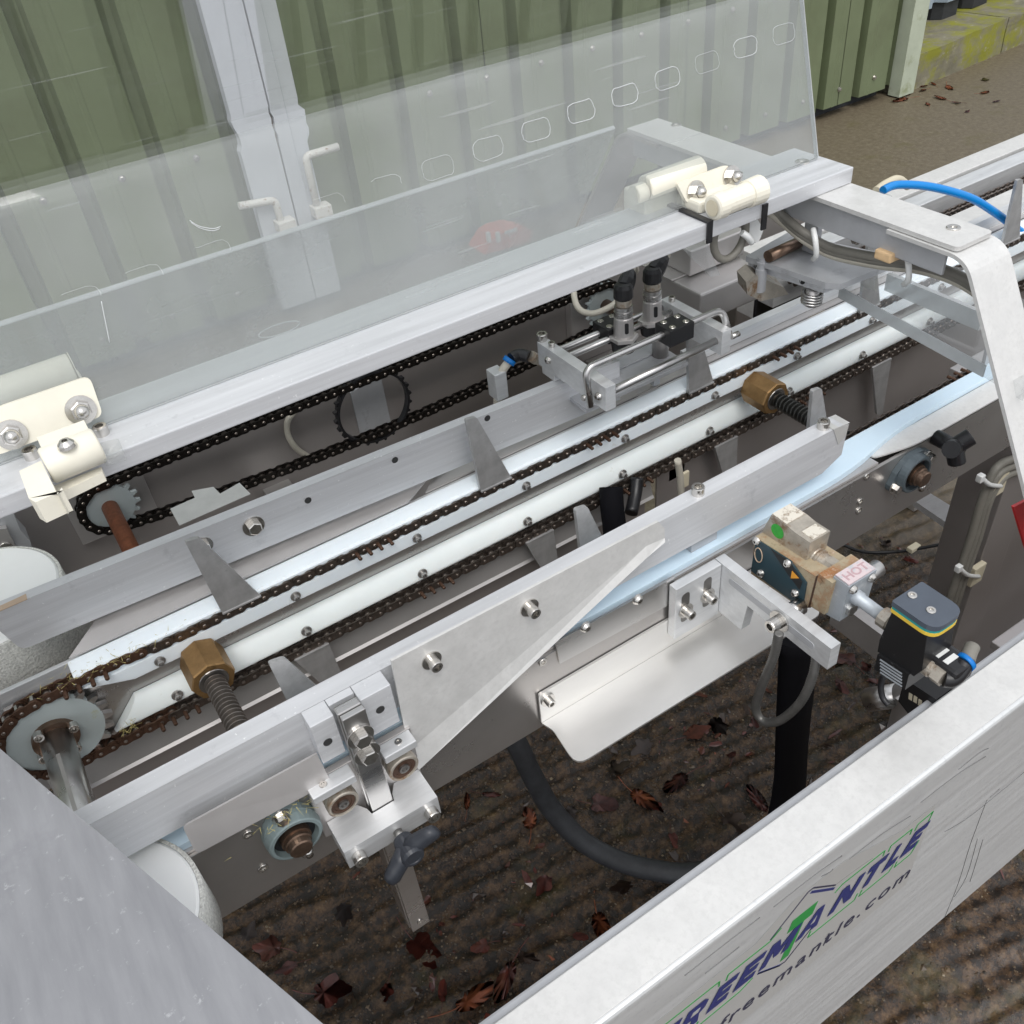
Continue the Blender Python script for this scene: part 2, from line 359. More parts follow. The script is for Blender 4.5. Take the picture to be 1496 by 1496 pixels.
DOME = mesh_of('dome_nut', hex_head(0.0068, 0.005, 0.0100, True), BOLT)
CSK = mesh_of('countersunk_screw', csk_head(0.0062), BOLT)
CSKS = mesh_of('small_countersunk_screw', csk_head(0.0042), BOLT)
BTN = mesh_of('button_screw', button(0.0048, 0.0038), BOLT)
BTND = mesh_of('rail_bolt', cap_head(0.0034, 0.0055, 0.0060), mat('rail_bolt_steel', (0.42, 0.41, 0.40), 0.34, 0.85, var=0.2, vscale=90))
def screw(me, p, d, parent, name='screw', scale=1.0):
    u, v, dd = frame_of(d)
    m = Matrix((u, -v, dd)).transposed().to_4x4()
    m = Matrix.Translation(Vector(p) - ROOTLOC[parent.name]) @ m @ Matrix.Rotation(random.random() * 6, 4, 'Z') @ Matrix.Scale(scale, 4)
    return inst(name, me, parent, m)
def hole(p, d, r, parent, name='screw_hole'):
    b = nb(); add_lathe(b, Vector(p), d, [(0, r), (0.0006, r), (0.0006, r * 0.82), (-0.003, r * 0.8)], 16)
    return part(name, b, ALU_D, parent)
NY = (0, -1, 0); UP = (0, 0, 1)
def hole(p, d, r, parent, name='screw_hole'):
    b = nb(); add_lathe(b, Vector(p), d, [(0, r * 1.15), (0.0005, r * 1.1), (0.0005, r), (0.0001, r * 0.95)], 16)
    return part(name, b, BORE_SHADE, parent)  # disc on the face, coloured dark for the shade inside the bore

# ================================================================== SETTING
# ------------------------------------------------------------------ ground
def gz(x, y):
    a = 0.16
    s = x * math.sin(a) + y * math.cos(a); t = x * math.cos(a) - y * math.sin(a)
    s2 = s + 0.026 * noise.noise(Vector((x * 3.0, y * 3.0, 1))) + 0.005 * noise.noise(Vector((x * 11, y * 11, 4)))
    rid = math.sin(s2 * 2 * math.pi / 0.038) * (0.0008 + 0.0030 * max(0, noise.noise(Vector((t * 3, s * 4, 9))) + 0.25))
    rid += 0.0125 * noise.noise(Vector((t * 6, s2 * 34, 5)))
    fade = 1.0 if (x < 2.6 and y < 2.0) else max(0.0, 1 - max(x - 2.6, (y - 2.0) * 2, 0) / 1.2)
    return fade * (rid + 0.0036 * noise.noise(Vector((x * 24, y * 30, 2))) + 0.0040 * noise.noise(Vector((x * 62, y * 70, 7)))
                   + 0.0028 * noise.noise(Vector((x * 125, y * 135, 3)))) + 0.004 * noise.noise(Vector((x * 1.3, y * 1.3, 0)))
def axis(segs):
    out = []
    for a, b, st in segs:
        n = max(1, int(round((b - a) / st)))
        out += [a + (b - a) * i / n for i in range(n)]
    return out + [segs[-1][1]]
xs = axis([(-30, -2, 2), (-2, -0.15, 0.1), (-0.15, 1.5, 0.0055), (1.5, 2.4, 0.015), (2.4, 6, 0.12), (6, 40, 2)])
ys = axis([(-30, -0.6, 1.4), (-0.6, 0.12, 0.03), (0.12, 1.25, 0.0055), (1.25, 2.0, 0.03), (2.0, 3.4, 0.06), (3.4, 40, 2)])
verts = [(x, y, gz(x, y) if (-1 < x < 4.5 and -0.6 < y < 3.4) else 0.0) for y in ys for x in xs]
nx = len(xs)
faces = [(j * nx + i, j * nx + i + 1, (j + 1) * nx + i + 1, (j + 1) * nx + i) for j in range(len(ys) - 1) for i in range(nx - 1)]
GM = bpy.data.materials.new('wet_concrete'); GM.use_nodes = True
n = GM.node_tree.nodes; l = GM.node_tree.links; p = n['Principled BSDF']
tc = n.new('ShaderNodeTexCoord')
def nz(sc, det=8, ro=0.65, off=0):
    t = n.new('ShaderNodeTexNoise'); t.inputs['Scale'].default_value = sc; t.inputs['Detail'].default_value = det; t.inputs['Roughness'].default_value = ro
    mp = n.new('ShaderNodeMapping'); mp.inputs['Location'].default_value = (off, off * 2, 0); l.new(tc.outputs['Object'], mp.inputs[0]); l.new(mp.outputs[0], t.inputs['Vector']); return t
def ramp(src, stops):
    r_ = n.new('ShaderNodeValToRGB'); e = r_.color_ramp.elements
    while len(e) > len(stops): e.remove(e[-1])
    while len(e) < len(stops): e.new(0.5)
    for el, (pos, c) in zip(e, stops): el.position = pos; el.color = (*c, 1)
    l.new(src, r_.inputs[0]); return r_
big = nz(2.2, 6, 0.6, 3.1); mid = nz(42, 12, 0.80, 1.7); fine = nz(230, 8, 0.8)
c1 = ramp(mid.outputs[0], [(0.36, (0.0045, 0.003, 0.002)), (0.46, (0.020, 0.0115, 0.0065)), (0.54, (0.070, 0.038, 0.018)), (0.62, (0.135, 0.078, 0.036)), (0.70, (0.24, 0.16, 0.085))])
c2 = ramp(mid.outputs[0], [(0.30, (0.075, 0.058, 0.036)), (0.48, (0.125, 0.100, 0.064)), (0.60, (0.165, 0.138, 0.092)), (0.72, (0.23, 0.20, 0.145))])   # drier yard beyond
sep = n.new('ShaderNodeSeparateXYZ'); l.new(tc.outputs['Object'], sep.inputs[0])
ad = n.new('ShaderNodeMath'); ad.operation = 'MULTIPLY_ADD'; l.new(sep.outputs['Y'], ad.inputs[0]); ad.inputs[1].default_value = 1.6; l.new(sep.outputs['X'], ad.inputs[2])
ad2 = n.new('ShaderNodeMath'); ad2.operation = 'MULTIPLY_ADD'; l.new(big.outputs[0], ad2.inputs[0]); ad2.inputs[1].default_value = 1.2; l.new(ad.outputs[0], ad2.inputs[2])
dry = n.new('ShaderNodeMapRange'); dry.inputs[1].default_value = 3.5; dry.inputs[2].default_value = 4.3; l.new(ad2.outputs[0], dry.inputs[0])
mA = n.new('ShaderNodeMix'); mA.data_type = 'RGBA'; l.new(dry.outputs[0], mA.inputs[0]); l.new(c1.outputs[0], mA.inputs[6]); l.new(c2.outputs[0], mA.inputs[7])
grit = n.new('ShaderNodeMapRange'); grit.inputs[1].default_value = 0.66; grit.inputs[2].default_value = 0.74; grit.inputs[4].default_value = 0.75; l.new(fine.outputs[0], grit.inputs[0])
mB = n.new('ShaderNodeMix'); mB.data_type = 'RGBA'; l.new(grit.outputs[0], mB.inputs[0]); l.new(mA.outputs[2], mB.inputs[6]); mB.inputs[7].default_value = (0.26, 0.20, 0.12, 1)
mo = nz(5, 8, 0.7, 8.3); mof = n.new('ShaderNodeMapRange'); mof.inputs[1].default_value = 0.56; mof.inputs[2].default_value = 0.70; mof.inputs[4].default_value = 0.55; l.new(mo.outputs[0], mof.inputs[0])
mC = n.new('ShaderNodeMix'); mC.data_type = 'RGBA'; l.new(mof.outputs[0], mC.inputs[0]); l.new(mB.outputs[2], mC.inputs[6]); mC.inputs[7].default_value = (0.095, 0.082, 0.022, 1)
l.new(mC.outputs[2], p.inputs['Base Color'])
wet = n.new('ShaderNodeMapRange'); wet.inputs[1].default_value = 0.36; wet.inputs[2].default_value = 0.66; wet.inputs[3].default_value = 0.07; wet.inputs[4].default_value = 0.24; l.new(mid.outputs[0], wet.inputs[0])
wd = n.new('ShaderNodeMix'); l.new(dry.outputs[0], wd.inputs[0]); l.new(wet.outputs[0], wd.inputs[2]); wd.inputs[3].default_value = 0.55
l.new(wd.outputs[0], p.inputs['Roughness'])
bp = n.new('ShaderNodeBump'); bp.inputs['Distance'].default_value = 0.0050; bs = n.new('ShaderNodeMapRange'); bs.inputs[3].default_value = 1.0; bs.inputs[4].default_value = 0.22; l.new(dry.outputs[0], bs.inputs[0]); by_ = n.new('ShaderNodeMapRange'); by_.inputs[1].default_value = 0.20; by_.inputs[2].default_value = 0.34; by_.inputs[3].default_value = 0.45; l.new(sep.outputs['Y'], by_.inputs[0]); bm_ = n.new('ShaderNodeMath'); bm_.operation = 'MULTIPLY'; l.new(bs.outputs[0], bm_.inputs[0]); l.new(by_.outputs[0], bm_.inputs[1]); bs = bm_; l.new(bs.outputs[0], bp.inputs['Strength']); l.new(mid.outputs[0], bp.inputs['Height'])
bp2 = n.new('ShaderNodeBump'); l.new(bs.outputs[0], bp2.inputs['Strength']); bp2.inputs['Distance'].default_value = 0.0022; l.new(fine.outputs[0], bp2.inputs['Height']); l.new(bp.outputs[0], bp2.inputs['Normal'])
l.new(bp2.outputs[0], p.inputs['Normal']); p.inputs['Specular IOR Level'].default_value = 0.65; p.inputs['Coat Weight'].default_value = 0.0; p.inputs['Coat Roughness'].default_value = 0.08; l.new(bp.outputs[0], p.inputs['Coat Normal'])
me = bpy.data.meshes.new('ground'); me.from_pydata(verts, [], faces); me.materials.append(GM)
for f in me.polygons: f.use_smooth = True
ground = bpy.data.objects.new('ground', me); COL.objects.link(ground); ground['kind'] = 'structure'

b = nb(); rg_ = random.Random(5)
def pebble(bm, c, r_):
    ax = [Vector((rg_.uniform(0.6, 1.3) * r_, 0, 0)), Vector((0, rg_.uniform(0.6, 1.3) * r_, 0)), Vector((0, 0, rg_.uniform(0.4, 0.8) * r_))]
    rot_ = Matrix.Rotation(rg_.uniform(0, 6), 3, 'Z')
    v_ = [bm.verts.new(c + rot_ @ (a_ * sg)) for a_ in ax for sg in (1, -1)]
    for i0, i1, i2 in ((0, 2, 4), (2, 1, 4), (1, 3, 4), (3, 0, 4), (2, 0, 5), (1, 2, 5), (3, 1, 5), (0, 3, 5)): bm.faces.new((v_[i0], v_[i1], v_[i2]))
for k in range(9000):
    x_, y_ = rg_.uniform(-0.1, 1.6), rg_.uniform(0.12, 1.15)
    pebble(b, Vector((x_, y_, gz(x_, y_) + 0.0004)), abs(rg_.gauss(0.0012, 0.0012)) + 0.0006)
GRIT = mat('wet_grit', (0.10, 0.070, 0.042), 0.35, var=0.6, vscale=30, spots=[((0.34, 0.27, 0.17), 25, 0.58, 0.66), ((0.02, 0.016, 0.012), 33, 0.52, 0.6)])
grit_o = link_mesh('grit', b, GRIT, (0.7, 0.6, 0)); grit_o.location = (0.7, 0.6, 0); tag(grit_o, 'sandy grit scattered over the wet concrete under the machine', 'grit', kind='stuff')

# ------------------------------------------------------------------ green shed
WY = 3.2
shed = thing('shed', 'dark green corrugated metal shed wall behind the machine', 'shed', (2, WY, 0))
def corrugated(x0, x1, z0, z1, pitch, phase, y0, depth, flip=1):
    b = nb(); prof = []
    k0 = math.floor((x0 - phase) / pitch) - 1; x = None
    for k in range(k0, int((x1 - phase) / pitch) + 2):
        c = phase + k * pitch
        for dx, dy in ((-0.030, 0), (-0.022, depth), (0.018, depth), (0.026, 0), (0.075, 0), (0.080, -0.003), (0.092, -0.003), (0.097, 0)):
            xx = c + dx
            if x0 <= xx <= x1: prof.append((xx, y0 + dy * flip))
    prof = [(x0, y0)] + prof + [(x1, y0)]
    a = [b.verts.new((q[0], q[1], z0)) for q in prof]; c = [b.verts.new((q[0], q[1], z1)) for q in prof]
    for i in range(len(prof) - 1): b.faces.new((a[i], a[i + 1], c[i + 1], c[i]))
    a2 = [b.verts.new((q[0], q[1] + 0.002, z0)) for q in prof]
    for i in range(len(prof) - 1): b.faces.new((a[i], a2[i], a2[i + 1], a[i + 1]))
    return b
# cladding sheets: 1.0 m cover width each, grooves every 0.247 m, lower edge just clear of the yard
edges = [(-4.2, -3.1), (-3.1, -2.1), (-2.1, -1.1), (-1.1, -0.1), (-0.1, 0.88), (1.09, 1.86), (1.86, 2.85), (2.85, 3.84), (3.84, 4.24)]
for a_, b_ in edges:
    part('cladding_sheet', corrugated(a_, b_ + 0.004, 0.055, 3.6, 0.247, 0.363 if b_ < 1 else 1.497, WY, 0.058), CLAD, shed)
b = nb(); add_box(b, -4.2, 4.22, WY + 0.075, WY + 0.5, 0.0, 3.55); part('inner_wall', b, PLINTH, shed)
b = nb(); add_box(b, -4.3, 4.3, WY - 0.12, WY + 0.9, 3.6, 3.68, 0.01); part('eaves_flashing', b, TRIMG, shed)
# white posts where two doors meet, with a rusty joint
def lean_poly(pix, y): return [PY(*q, y) for q in pix]
for (a0, a1, nm) in ((0.868, 0.998, 'door_post'), (1.008, 1.104, 'door_post')):
    b = nb(); zs = [0.03 + i * 0.02 for i in range(180)]
    rnd = random.Random(int(a0 * 1000))
    lft = []; rgt = []
    for z in zs:
        j = 0.010 if (0.62 < z < 0.69) else 0.0
        jag = rnd.uniform(-0.004, 0.004) if (0.60 < z < 0.72) else 0
        lft.append((a0 + (j if a0 < 0.9 else -0.004) + jag, WY - 0.045, z)); rgt.append((a1 + (0.012 if (a0 > 1 and 0.60 < z < 0.70) else 0) + jag, WY - 0.045, z))
    add_poly_prism(b, lft + rgt[::-1], (0, 0.04, 0)); part(nm, b, TRIM, shed)
b = nb(); add_box(b, 0.995, 1.011, WY - 0.03, WY - 0.01, 0.03, 3.55); part('door_joint', b, SEAM, shed)
b = nb(); add_box(b, 1.055, 1.058, WY - 0.0475, WY - 0.044, 0.03, 3.5); part('post_fold', b, TRIM, shed)
# sliding drop bolts
def drop_bolt(px_top, px_bend, px_tail, px_end):
    a = PY(*px_top, WY - 0.07); c = PY(*px_bend, WY - 0.07); d = PY(*px_tail, WY - 0.07)
    b = nb(); add_tube(b, fillet([a, c, (c.x, c.y, d.z)], 0.02, 4, False), 0.013, 10, 1, False)
    o = part('drop_bolt', b, HANDLE, shed)
    b2 = nb(); add_box(b2, c.x - 0.02, c.x + 0.045, WY - 0.10, WY - 0.045, d.z + 0.03, d.z + 0.07, 0.004); part('bolt_keeper', b2, HANDLE, o)
drop_bolt((494, 214), (446, 228), (462, 330), None)
drop_bolt((349, 301), (402, 292), (415, 350), None)
# corner trim
b = nb(); add_poly_prism(b, [(4.236, WY - 0.055, 0.01), (4.345, WY - 0.055, 0.01), (4.345, WY - 0.055, 3.6), (4.236, WY - 0.055, 3.6)], (0, 0.07, 0)); part('corner_trim', b, TRIMG, shed)
for zz, xx in [(0.13, 0.363 + 0.247 * k + 0.12) for k in range(-4, 2)] + [(0.62, 0.363 + 0.247 * k + 0.12) for k in range(-4, 2)] + [(0.13, 1.497 + 0.247 * k + 0.12) for k in range(0, 11)] + [(0.62, 1.497 + 0.247 * k + 0.12) for k in range(0, 11)]:
    screw(HEXS, (xx, WY - 0.001, zz), NY, shed, 'cladding_screw', 1.6)

# ------------------------------------------------------------------ neighbouring building on its mossy plinth
KA = PZ(1316, 140, 0); KB = PZ(1480, 70, 0)
kd = Vector((KB.x - KA.x, KB.y - KA.y, 0)).normalized(); kn = Vector((-kd.y, kd.x, 0))
nbld = thing('neighbouring_building', 'blue grey clad building on a mossy concrete plinth beside the shed', 'building', (KA.x + 0.5, KA.y + 0.3, 0))
s0 = 0.0
for i, L in enumerate((0.92, 0.98, 1.3, 1.6)):
    b = nb(); o_ = KA + kd * (s0 + 0.003)
    q = [o_, o_ + kd * (L - 0.010), o_ + kd * (L - 0.010) + kn * 0.62, o_ + kn * 0.62]
    t = bmesh.new(); add_poly_prism(t, [(v.x, v.y, -0.02) for v in q], (0, 0, 0.195)); bmesh.ops.recalc_face_normals(t, faces=t.faces)
    bmesh.ops.subdivide_edges(t, edges=list(t.edges), cuts=7, use_grid_fill=True)
    for v in t.verts:
        if v.co.z > 0.0:
            v.co += Vector((noise.noise(v.co * 9), noise.noise(v.co * 9 + Vector((3, 1, 2))), noise.noise(v.co * 7 + Vector((9, 0, 0))))) * 0.010
    merge(b, t); part('plinth_block', b, MOSSY, nbld); s0 += L
def along(s, dpt, z): v = KA + kd * s + kn * dpt; return Vector((v.x, v.y, z))
zt = 0.178
for k in range(14):
    s = 0.30 + k * 0.30 - 0.52; dp = 0.32
    b = nb()
    add_poly_prism(b, [along(s, dp, zt), along(s + 0.03, dp - 0.05, zt), along(s + 0.17, dp - 0.05, zt), along(s + 0.20, dp, zt), along(s + 0.20, dp + 0.2, zt), along(s, dp + 0.2, zt)], (0, 0, 0.09)); part('plinth_closer', b, PLINTH, nbld)
    b = nb()
    add_poly_prism(b, [along(s - 0.008, dp - 0.01, zt + 0.09), along(s + 0.022, dp - 0.07, zt + 0.09), along(s + 0.178, dp - 0.07, zt + 0.09), along(s + 0.208, dp - 0.01, zt + 0.09), along(s + 0.292, dp - 0.01, zt + 0.09), along(s + 0.292, dp + 0.08, zt + 0.09), along(s - 0.008, dp + 0.08, zt + 0.09)], (0, 0, 3.2)); part('cladding_rib', b, BLUECLAD, nbld)
b = nb(); add_poly_prism(b, [along(-0.3, 0.44, 0), along(4.6, 0.44, 0), along(4.6, 0.9, 0), along(-0.3, 0.9, 0)], (0, 0, 3.5)); part('back_wall', b, PLINTH, nbld)
b = nb(); add_poly_prism(b, [along(1.94, -0.02, 0), along(2.10, -0.02, 0), along(2.10, 0.2, 0), along(1.94, 0.2, 0)], (0, 0, 3.2)); part('downpipe_casing', b, TRIM, nbld)
b = nb(); add_poly_prism(b, [along(1.72, -0.14, 0.0), along(1.9, -0.16, 0.0), along(1.95, -0.03, 0.0), along(1.74, -0.03, 0.0)], (0, 0, 0.07)); single('rubber_block', b, RUBBER, 'black rubber block lying against the mossy plinth', 'block', along(1.8, -0.1, 0))

# ------------------------------------------------------------------ dead leaves
def leaf_mesh(seed, L, m, lobes):
    r_ = random.Random(seed); b = nb(); n_ = 30; pts = []
    for i in range(n_):
        t = 2 * math.pi * i / n_
        rad = 0.5 * L * (0.62 + 0.30 * math.cos(t)) * (1 + (0.20 if lobes else 0.06) * math.cos(lobes * t + r_.random()) + r_.uniform(-0.08, 0.08))
        pts.append((rad * math.cos(t), rad * math.sin(t) * (0.85 if lobes else 0.5)))
    c = b.verts.new((0, 0, 0.003))
    cv = r_.uniform(0.2, 2.5); ph = r_.random() * 6
    rg = [b.verts.new((x, y, 0.002 + abs(r_.gauss(0, 0.0005)) + 0.0035 * math.sin(3 * math.atan2(y, x) + ph) * (x * x + y * y) ** 0.5 / L + cv * (x * math.cos(ph) + y * math.sin(ph)) ** 2)) for x, y in pts]
    for i in range(n_): b.faces.new((c, rg[i], rg[(i + 1) % n_])).smooth = True
    st = [Vector((-0.5 * L * 0.3, 0, 0.002)), Vector((-0.5 * L * 0.8, 0.004, 0.003)), Vector((-0.5 * L * 1.2, 0.010, 0.004))]
    add_tube(b, st, 0.0008, 5, 3)
    bmesh.ops.solidify(b, geom=list(b.faces)[:n_], thickness=0.0004)
    return mesh_of('dead_leaf', b, m)
LMS = [leaf_mesh(i, 0.055 + 0.006 * (i % 5), [LEAF_R, LEAF_R, LEAF_B, LEAF_R, LEAF_R, LEAF_B, LEAF_R, LEAF_R, LEAF_B, LEAF_O, LEAF_R, LEAF_B][i], [5, 0, 5, 0, 3, 7][i % 6]) for i in range(12)]
def leaf(px, py, k, s=1.0, lab='wet dark red leaf lying on the wet concrete under the machine', grp='leaves under the machine', z=None):
    q = PZ(px, py, 0); o = bpy.data.objects.new('dead_leaf', LMS[k % 12]); COL.objects.link(o)
    zz = gz(q.x, q.y) if z is None else z
    o.location = (q.x, q.y, zz + 0.004); o.rotation_euler = (random.uniform(-0.12, 0.12), random.uniform(-0.12, 0.12), random.uniform(0, 6.28)); o.scale = (s * random.uniform(0.8, 1.25), s * random.uniform(0.55, 1.0), s * 0.6)
    mn = LMS[k % 12].materials[0].name
    if 'shed' not in lab: lab = {'wet_red_leaf': 'wet dark red leaf', 'brown_leaf': 'wet dark brown leaf', 'orange_leaf': 'wet orange brown leaf'}[mn] + ' lying on the wet concrete under the machine'
    else: lab = {'wet_red_leaf': 'dark red leaf', 'brown_leaf': 'dark brown leaf', 'orange_leaf': 'orange leaf'}[mn] + ' on the yard by the shed corner'
    return tag(o, lab, 'leaf', grp)
for i, (px, py) in enumerate([(805, 1290), (760, 1400), (700, 1390), (740, 1425), (870, 1340), (910, 1300), (850, 1365), (400, 1380), (420, 1420), (510, 1330), (610, 1390), (690, 1180), (720, 1170), (900, 1130), (1075, 1110), (1010, 1080), (960, 1180), (1040, 1050), (985, 1230), (1105, 1170), (930, 1160), (1060, 1195),
                              (640, 1460), (560, 1440), (480, 1460), (830, 1190), (880, 1170), (775, 1205), (1000, 1140), (950, 1090), (1220, 1000), (1240, 960), (1262, 985), (1290, 790), (1330, 810), (1240, 880), (690, 1470), (370, 1375), (1095, 1060)]):
    leaf(px + random.uniform(-8, 8), py + random.uniform(-8, 8), i * 5 + i // 4, random.uniform(0.7, 1.5))
rl_ = random.Random(11)
for nm_, mm_, cnt in (('leaf_litter', LEAF_R, 230), ('leaf_litter', LEAF_B, 200), ('leaf_litter', LEAF_O, 26)):
    b = nb(); cs_ = [(rl_.uniform(0.1, 1.5), rl_.uniform(0.32, 1.05)) for _ in range(40)]
    for k in range(cnt):
        cx, cy = rl_.choice(cs_); x_ = cx + rl_.gauss(0, 0.05); y_ = max(0.30, cy + rl_.gauss(0, 0.06))
        a_ = rl_.uniform(0, 6.28); L_ = 0.003 + 0.018 * rl_.random() ** 2; W_ = L_ * rl_.uniform(0.2, 0.6); u_ = Vector((math.cos(a_), math.sin(a_), 0)); v_ = Vector((-u_.y, u_.x, 0))
        ring_ = []
        for q_ in range(7):
            t_ = 6.28 * q_ / 7; r1 = rl_.uniform(0.45, 1.2)
            pt = Vector((x_, y_, 0)) + u_ * (L_ * r1 * math.cos(t_)) + v_ * (W_ * r1 * math.sin(t_)); pt.z = gz(pt.x, pt.y) + 0.0018 + rl_.uniform(0, 0.0022); ring_.append(b.verts.new(pt))
        b.faces.new(ring_)
    o_ = link_mesh(nm_, b, mm_, (0.7, 0.6, 0)); o_.location = (0.7, 0.6, 0); tag(o_, {'wet_red_leaf': 'dark red', 'brown_leaf': 'dark brown', 'orange_leaf': 'orange'}[mm_.name] + ' scraps of wet leaf litter pressed onto the concrete', 'leaf litter', kind='stuff')
for i, (px, py) in enumerate([(1335, 118), (1345, 128), (1325, 140), (1365, 125), (1391, 97), (1405, 97), (1320, 147), (1436, 137), (1400, 152), (1356, 155), (1377, 146), (1453, 150), (1310, 150), (1350, 133), (1412, 165), (1385, 128), (1440, 118)]):
    leaf(px, py, [9, 9, 0, 9, 9, 1][i % 6] if i != 16 else 2, random.uniform(0.8, 1.6), 'orange brown leaf on the yard by the shed corner and mossy plinth', 'leaves by the shed corner')

# ================================================================== MACHINE
def xprism(bm, pix, x, t):  add_poly_prism(bm, [PX(*q, x) for q in pix], (t, 0, 0)); return bm
def yprism(bm, pix, y, t, fil=0): 
    q = [PY(*p_, y) for p_ in pix]
    if fil: q = fillet(q, fil)
    add_poly_prism(bm, q, (0, t, 0)); return bm
def zprism(bm, pix, z, t, fil=0):
    q = [PZ(*p_, z) for p_ in pix]
    if fil: q = fillet(q, fil)
    add_poly_prism(bm, q, (0, 0, t)); return bm
def bx(x0, x1, y0, y1, z0, z1, bev=0.0015): return add_box(nb(), x0, x1, y0, y1, z0, z1, bev)

# ------------------------------------------------------------------ machine frame (legs, cross members, posts)
fr = thing('support_stand', 'stainless steel legs and cross members carrying the conveyor', 'frame', (0.8, 0.6, 0))
for (x_, y_) in ((-0.42, 0.30), (-0.42, 1.02), (1.72, 0.30), (1.72, 1.02)):
    part('leg', bx(x_, x_ + 0.05, y_, y_ + 0.05, 0.0, 0.842), STEEL_S, fr)
part('rear_rail', bx(-0.45, 1.80, 1.085, 1.125, 0.78, 0.842), STEEL_S, fr)
part('cross_rail', bx(-0.42, -0.37, 0.352, 1.018, 0.72, 0.78), STEEL_S, fr)
part('cross_rail', bx(1.72, 1.77, 0.352, 1.018, 0.72, 0.78), STEEL_S, fr)
part('side_rail', bx(-0.37, 1.718, 0.275, 0.30, 0.28, 0.34), STEEL_S, fr)
# light flat bars bridging below the conveyor
b = nb(); zprism(b, [(1335, 731), (1352, 716), (1420, 758), (1402, 777)], 0.55, -0.012); part('flat_bar', b, ALU_B, fr)
b = nb(); zprism(b, [(1218, 876), (1240, 868), (1330, 925), (1318, 950)], 0.62, -0.05); part('flat_bar', b, STEEL_S, fr)
b = nb(); add_cyl(b, PZ(1345, 717, 0.545), (1.30, 0.80, 0.545), 0.012); part('tie_rod', b, STEEL_S, fr)

# upright steel post by the arm with cable bundle
PXL = PY(1468, 664, 0.56).x
post = thing('frame_post', 'dark steel upright post with cables tied to it', 'post', (PXL + 0.06, 0.58, 0))
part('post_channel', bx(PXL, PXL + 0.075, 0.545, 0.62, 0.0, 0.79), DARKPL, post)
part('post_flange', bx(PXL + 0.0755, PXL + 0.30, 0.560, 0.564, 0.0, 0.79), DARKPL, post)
part('post_head', bx(PXL - 0.03, PXL + 0.07, 0.56, 0.66, 0.7905, 0.841), STEEL_S, post)
def pc(px, py): return PY(px, py, 0.538)
cab = thing('cable_bundle', 'grey cable bundle tied down the dark post', 'cable', pc(1400, 830))
for k, (dx, mm) in enumerate(((-4, GREYCABLE), (2, GREYCABLE), (8, GREYCABLE))):
    b = nb(); add_tube(b, [pc(1520 + dx, 668 + dx), pc(1484 + dx, 676 + dx * 1.4), pc(1458 + dx, 690 + dx), pc(1438 + dx, 730), pc(1420 + dx, 790), pc(1396 + dx, 860), pc(1378 + dx, 920), pc(1362 + dx, 985), pc(1350 + dx, 1050)], 0.0062, 8); part('cable', b, mm, cab)
for (px, py) in ((1438, 700), (1406, 832)):
    t_ = thing('cable_tie', 'white cable tie on its cream base near the top of the post' if py < 800 else 'white cable tie on its cream base half way down the post', 'cable tie', pc(px, py))
    q = pc(px + 22, py + 6); part('tie_base', bx(q.x - 0.014, q.x + 0.014, 0.535, 0.5448, q.z - 0.022, q.z + 0.018, 0.002), TIEBASE, t_)
    b = nb(); add_tube(b, [PY(px - 4, py - 2, 0.528), PY(px + 8, py + 8, 0.526), PY(px + 24, py + 10, 0.534)], 0.0034, 8); part('strap', b, TIE, t_)
    b = nb(); add_box(b, *(lambda v: (v.x - 0.005, v.x + 0.005, v.y - 0.005, v.y + 0.004, v.z - 0.006, v.z + 0.006))(PY(px - 6, py - 2, 0.528)), 0.002); part('tie_head', b, TIE, t_)
b = nb(); yprism(b, [(1481, 741), (1510, 726), (1520, 850), (1503, 815)], 0.35, 0.003); single('warning_plate', b, RED, 'red metal plate at the right edge beside the post', 'plate', PY(1500, 780, 0.35))

# ------------------------------------------------------------------ folded front side panel with the maker's decal
YF = 0.2195; ZF = 0.90
fp = thing('machine_fascia', 'long folded aluminium side panel with a blue and green printed decal', 'panel', (0.6, 0.24, 0.35))
prof = fillet([(0, YF, 0.452), (0, YF, ZF), (0, 0.266, ZF), (0, 0.266, 0.86)], [0, 0.006, 0.004, 0], 4, False)
inner = [Vector((0, q.y + (0.0025 if q.y < 0.24 else -0.0025), q.z - (0.0025 if q.z > 0.89 else 0))) for q in prof]
b = nb(); add_poly_prism(b, [(-0.40, q.y, q.z) for q in prof] + [(-0.40, q.y, q.z) for q in inner[::-1]], (2.2, 0, 0))
part('folded_sheet', b, FACE, fp)
part('top_capping', bx(-0.40, 1.80, YF + 0.0045, 0.2635, ZF + 0.0003, ZF + 0.0012, 0.0003), GUARD, fp)
part('inner_lip', bx(-0.40, 1.80, 0.2665, 0.275, 0.868, 0.890, 0.002), ALU_D, fp)
for x_ in (-0.38, 1.72): part('panel_bracket', bx(x_, x_ + 0.04, 0.222, 0.2995, 0.45, 0.60), STEEL_S, fp)
def text(name, s, x, z, size, m, y, shear=0.0, bold=0.0, sx=1.0, parent=fp):
    cu = bpy.data.curves.new(name, 'FONT'); cu.body = s; cu.size = size; cu.shear = shear; cu.offset = bold; cu.space_character = 1.0 if s.isupper() else 1.22; cu.extrude = 0.00012
    tmp = bpy.data.objects.new('tmp', cu); COL.objects.link(tmp)
    dg = bpy.context.evaluated_depsgraph_get(); me_ = bpy.data.meshes.new_from_object(tmp.evaluated_get(dg)); me_.name = name
    bpy.data.objects.remove(tmp)
    me_.materials.clear(); me_.materials.append(m)
    return me_
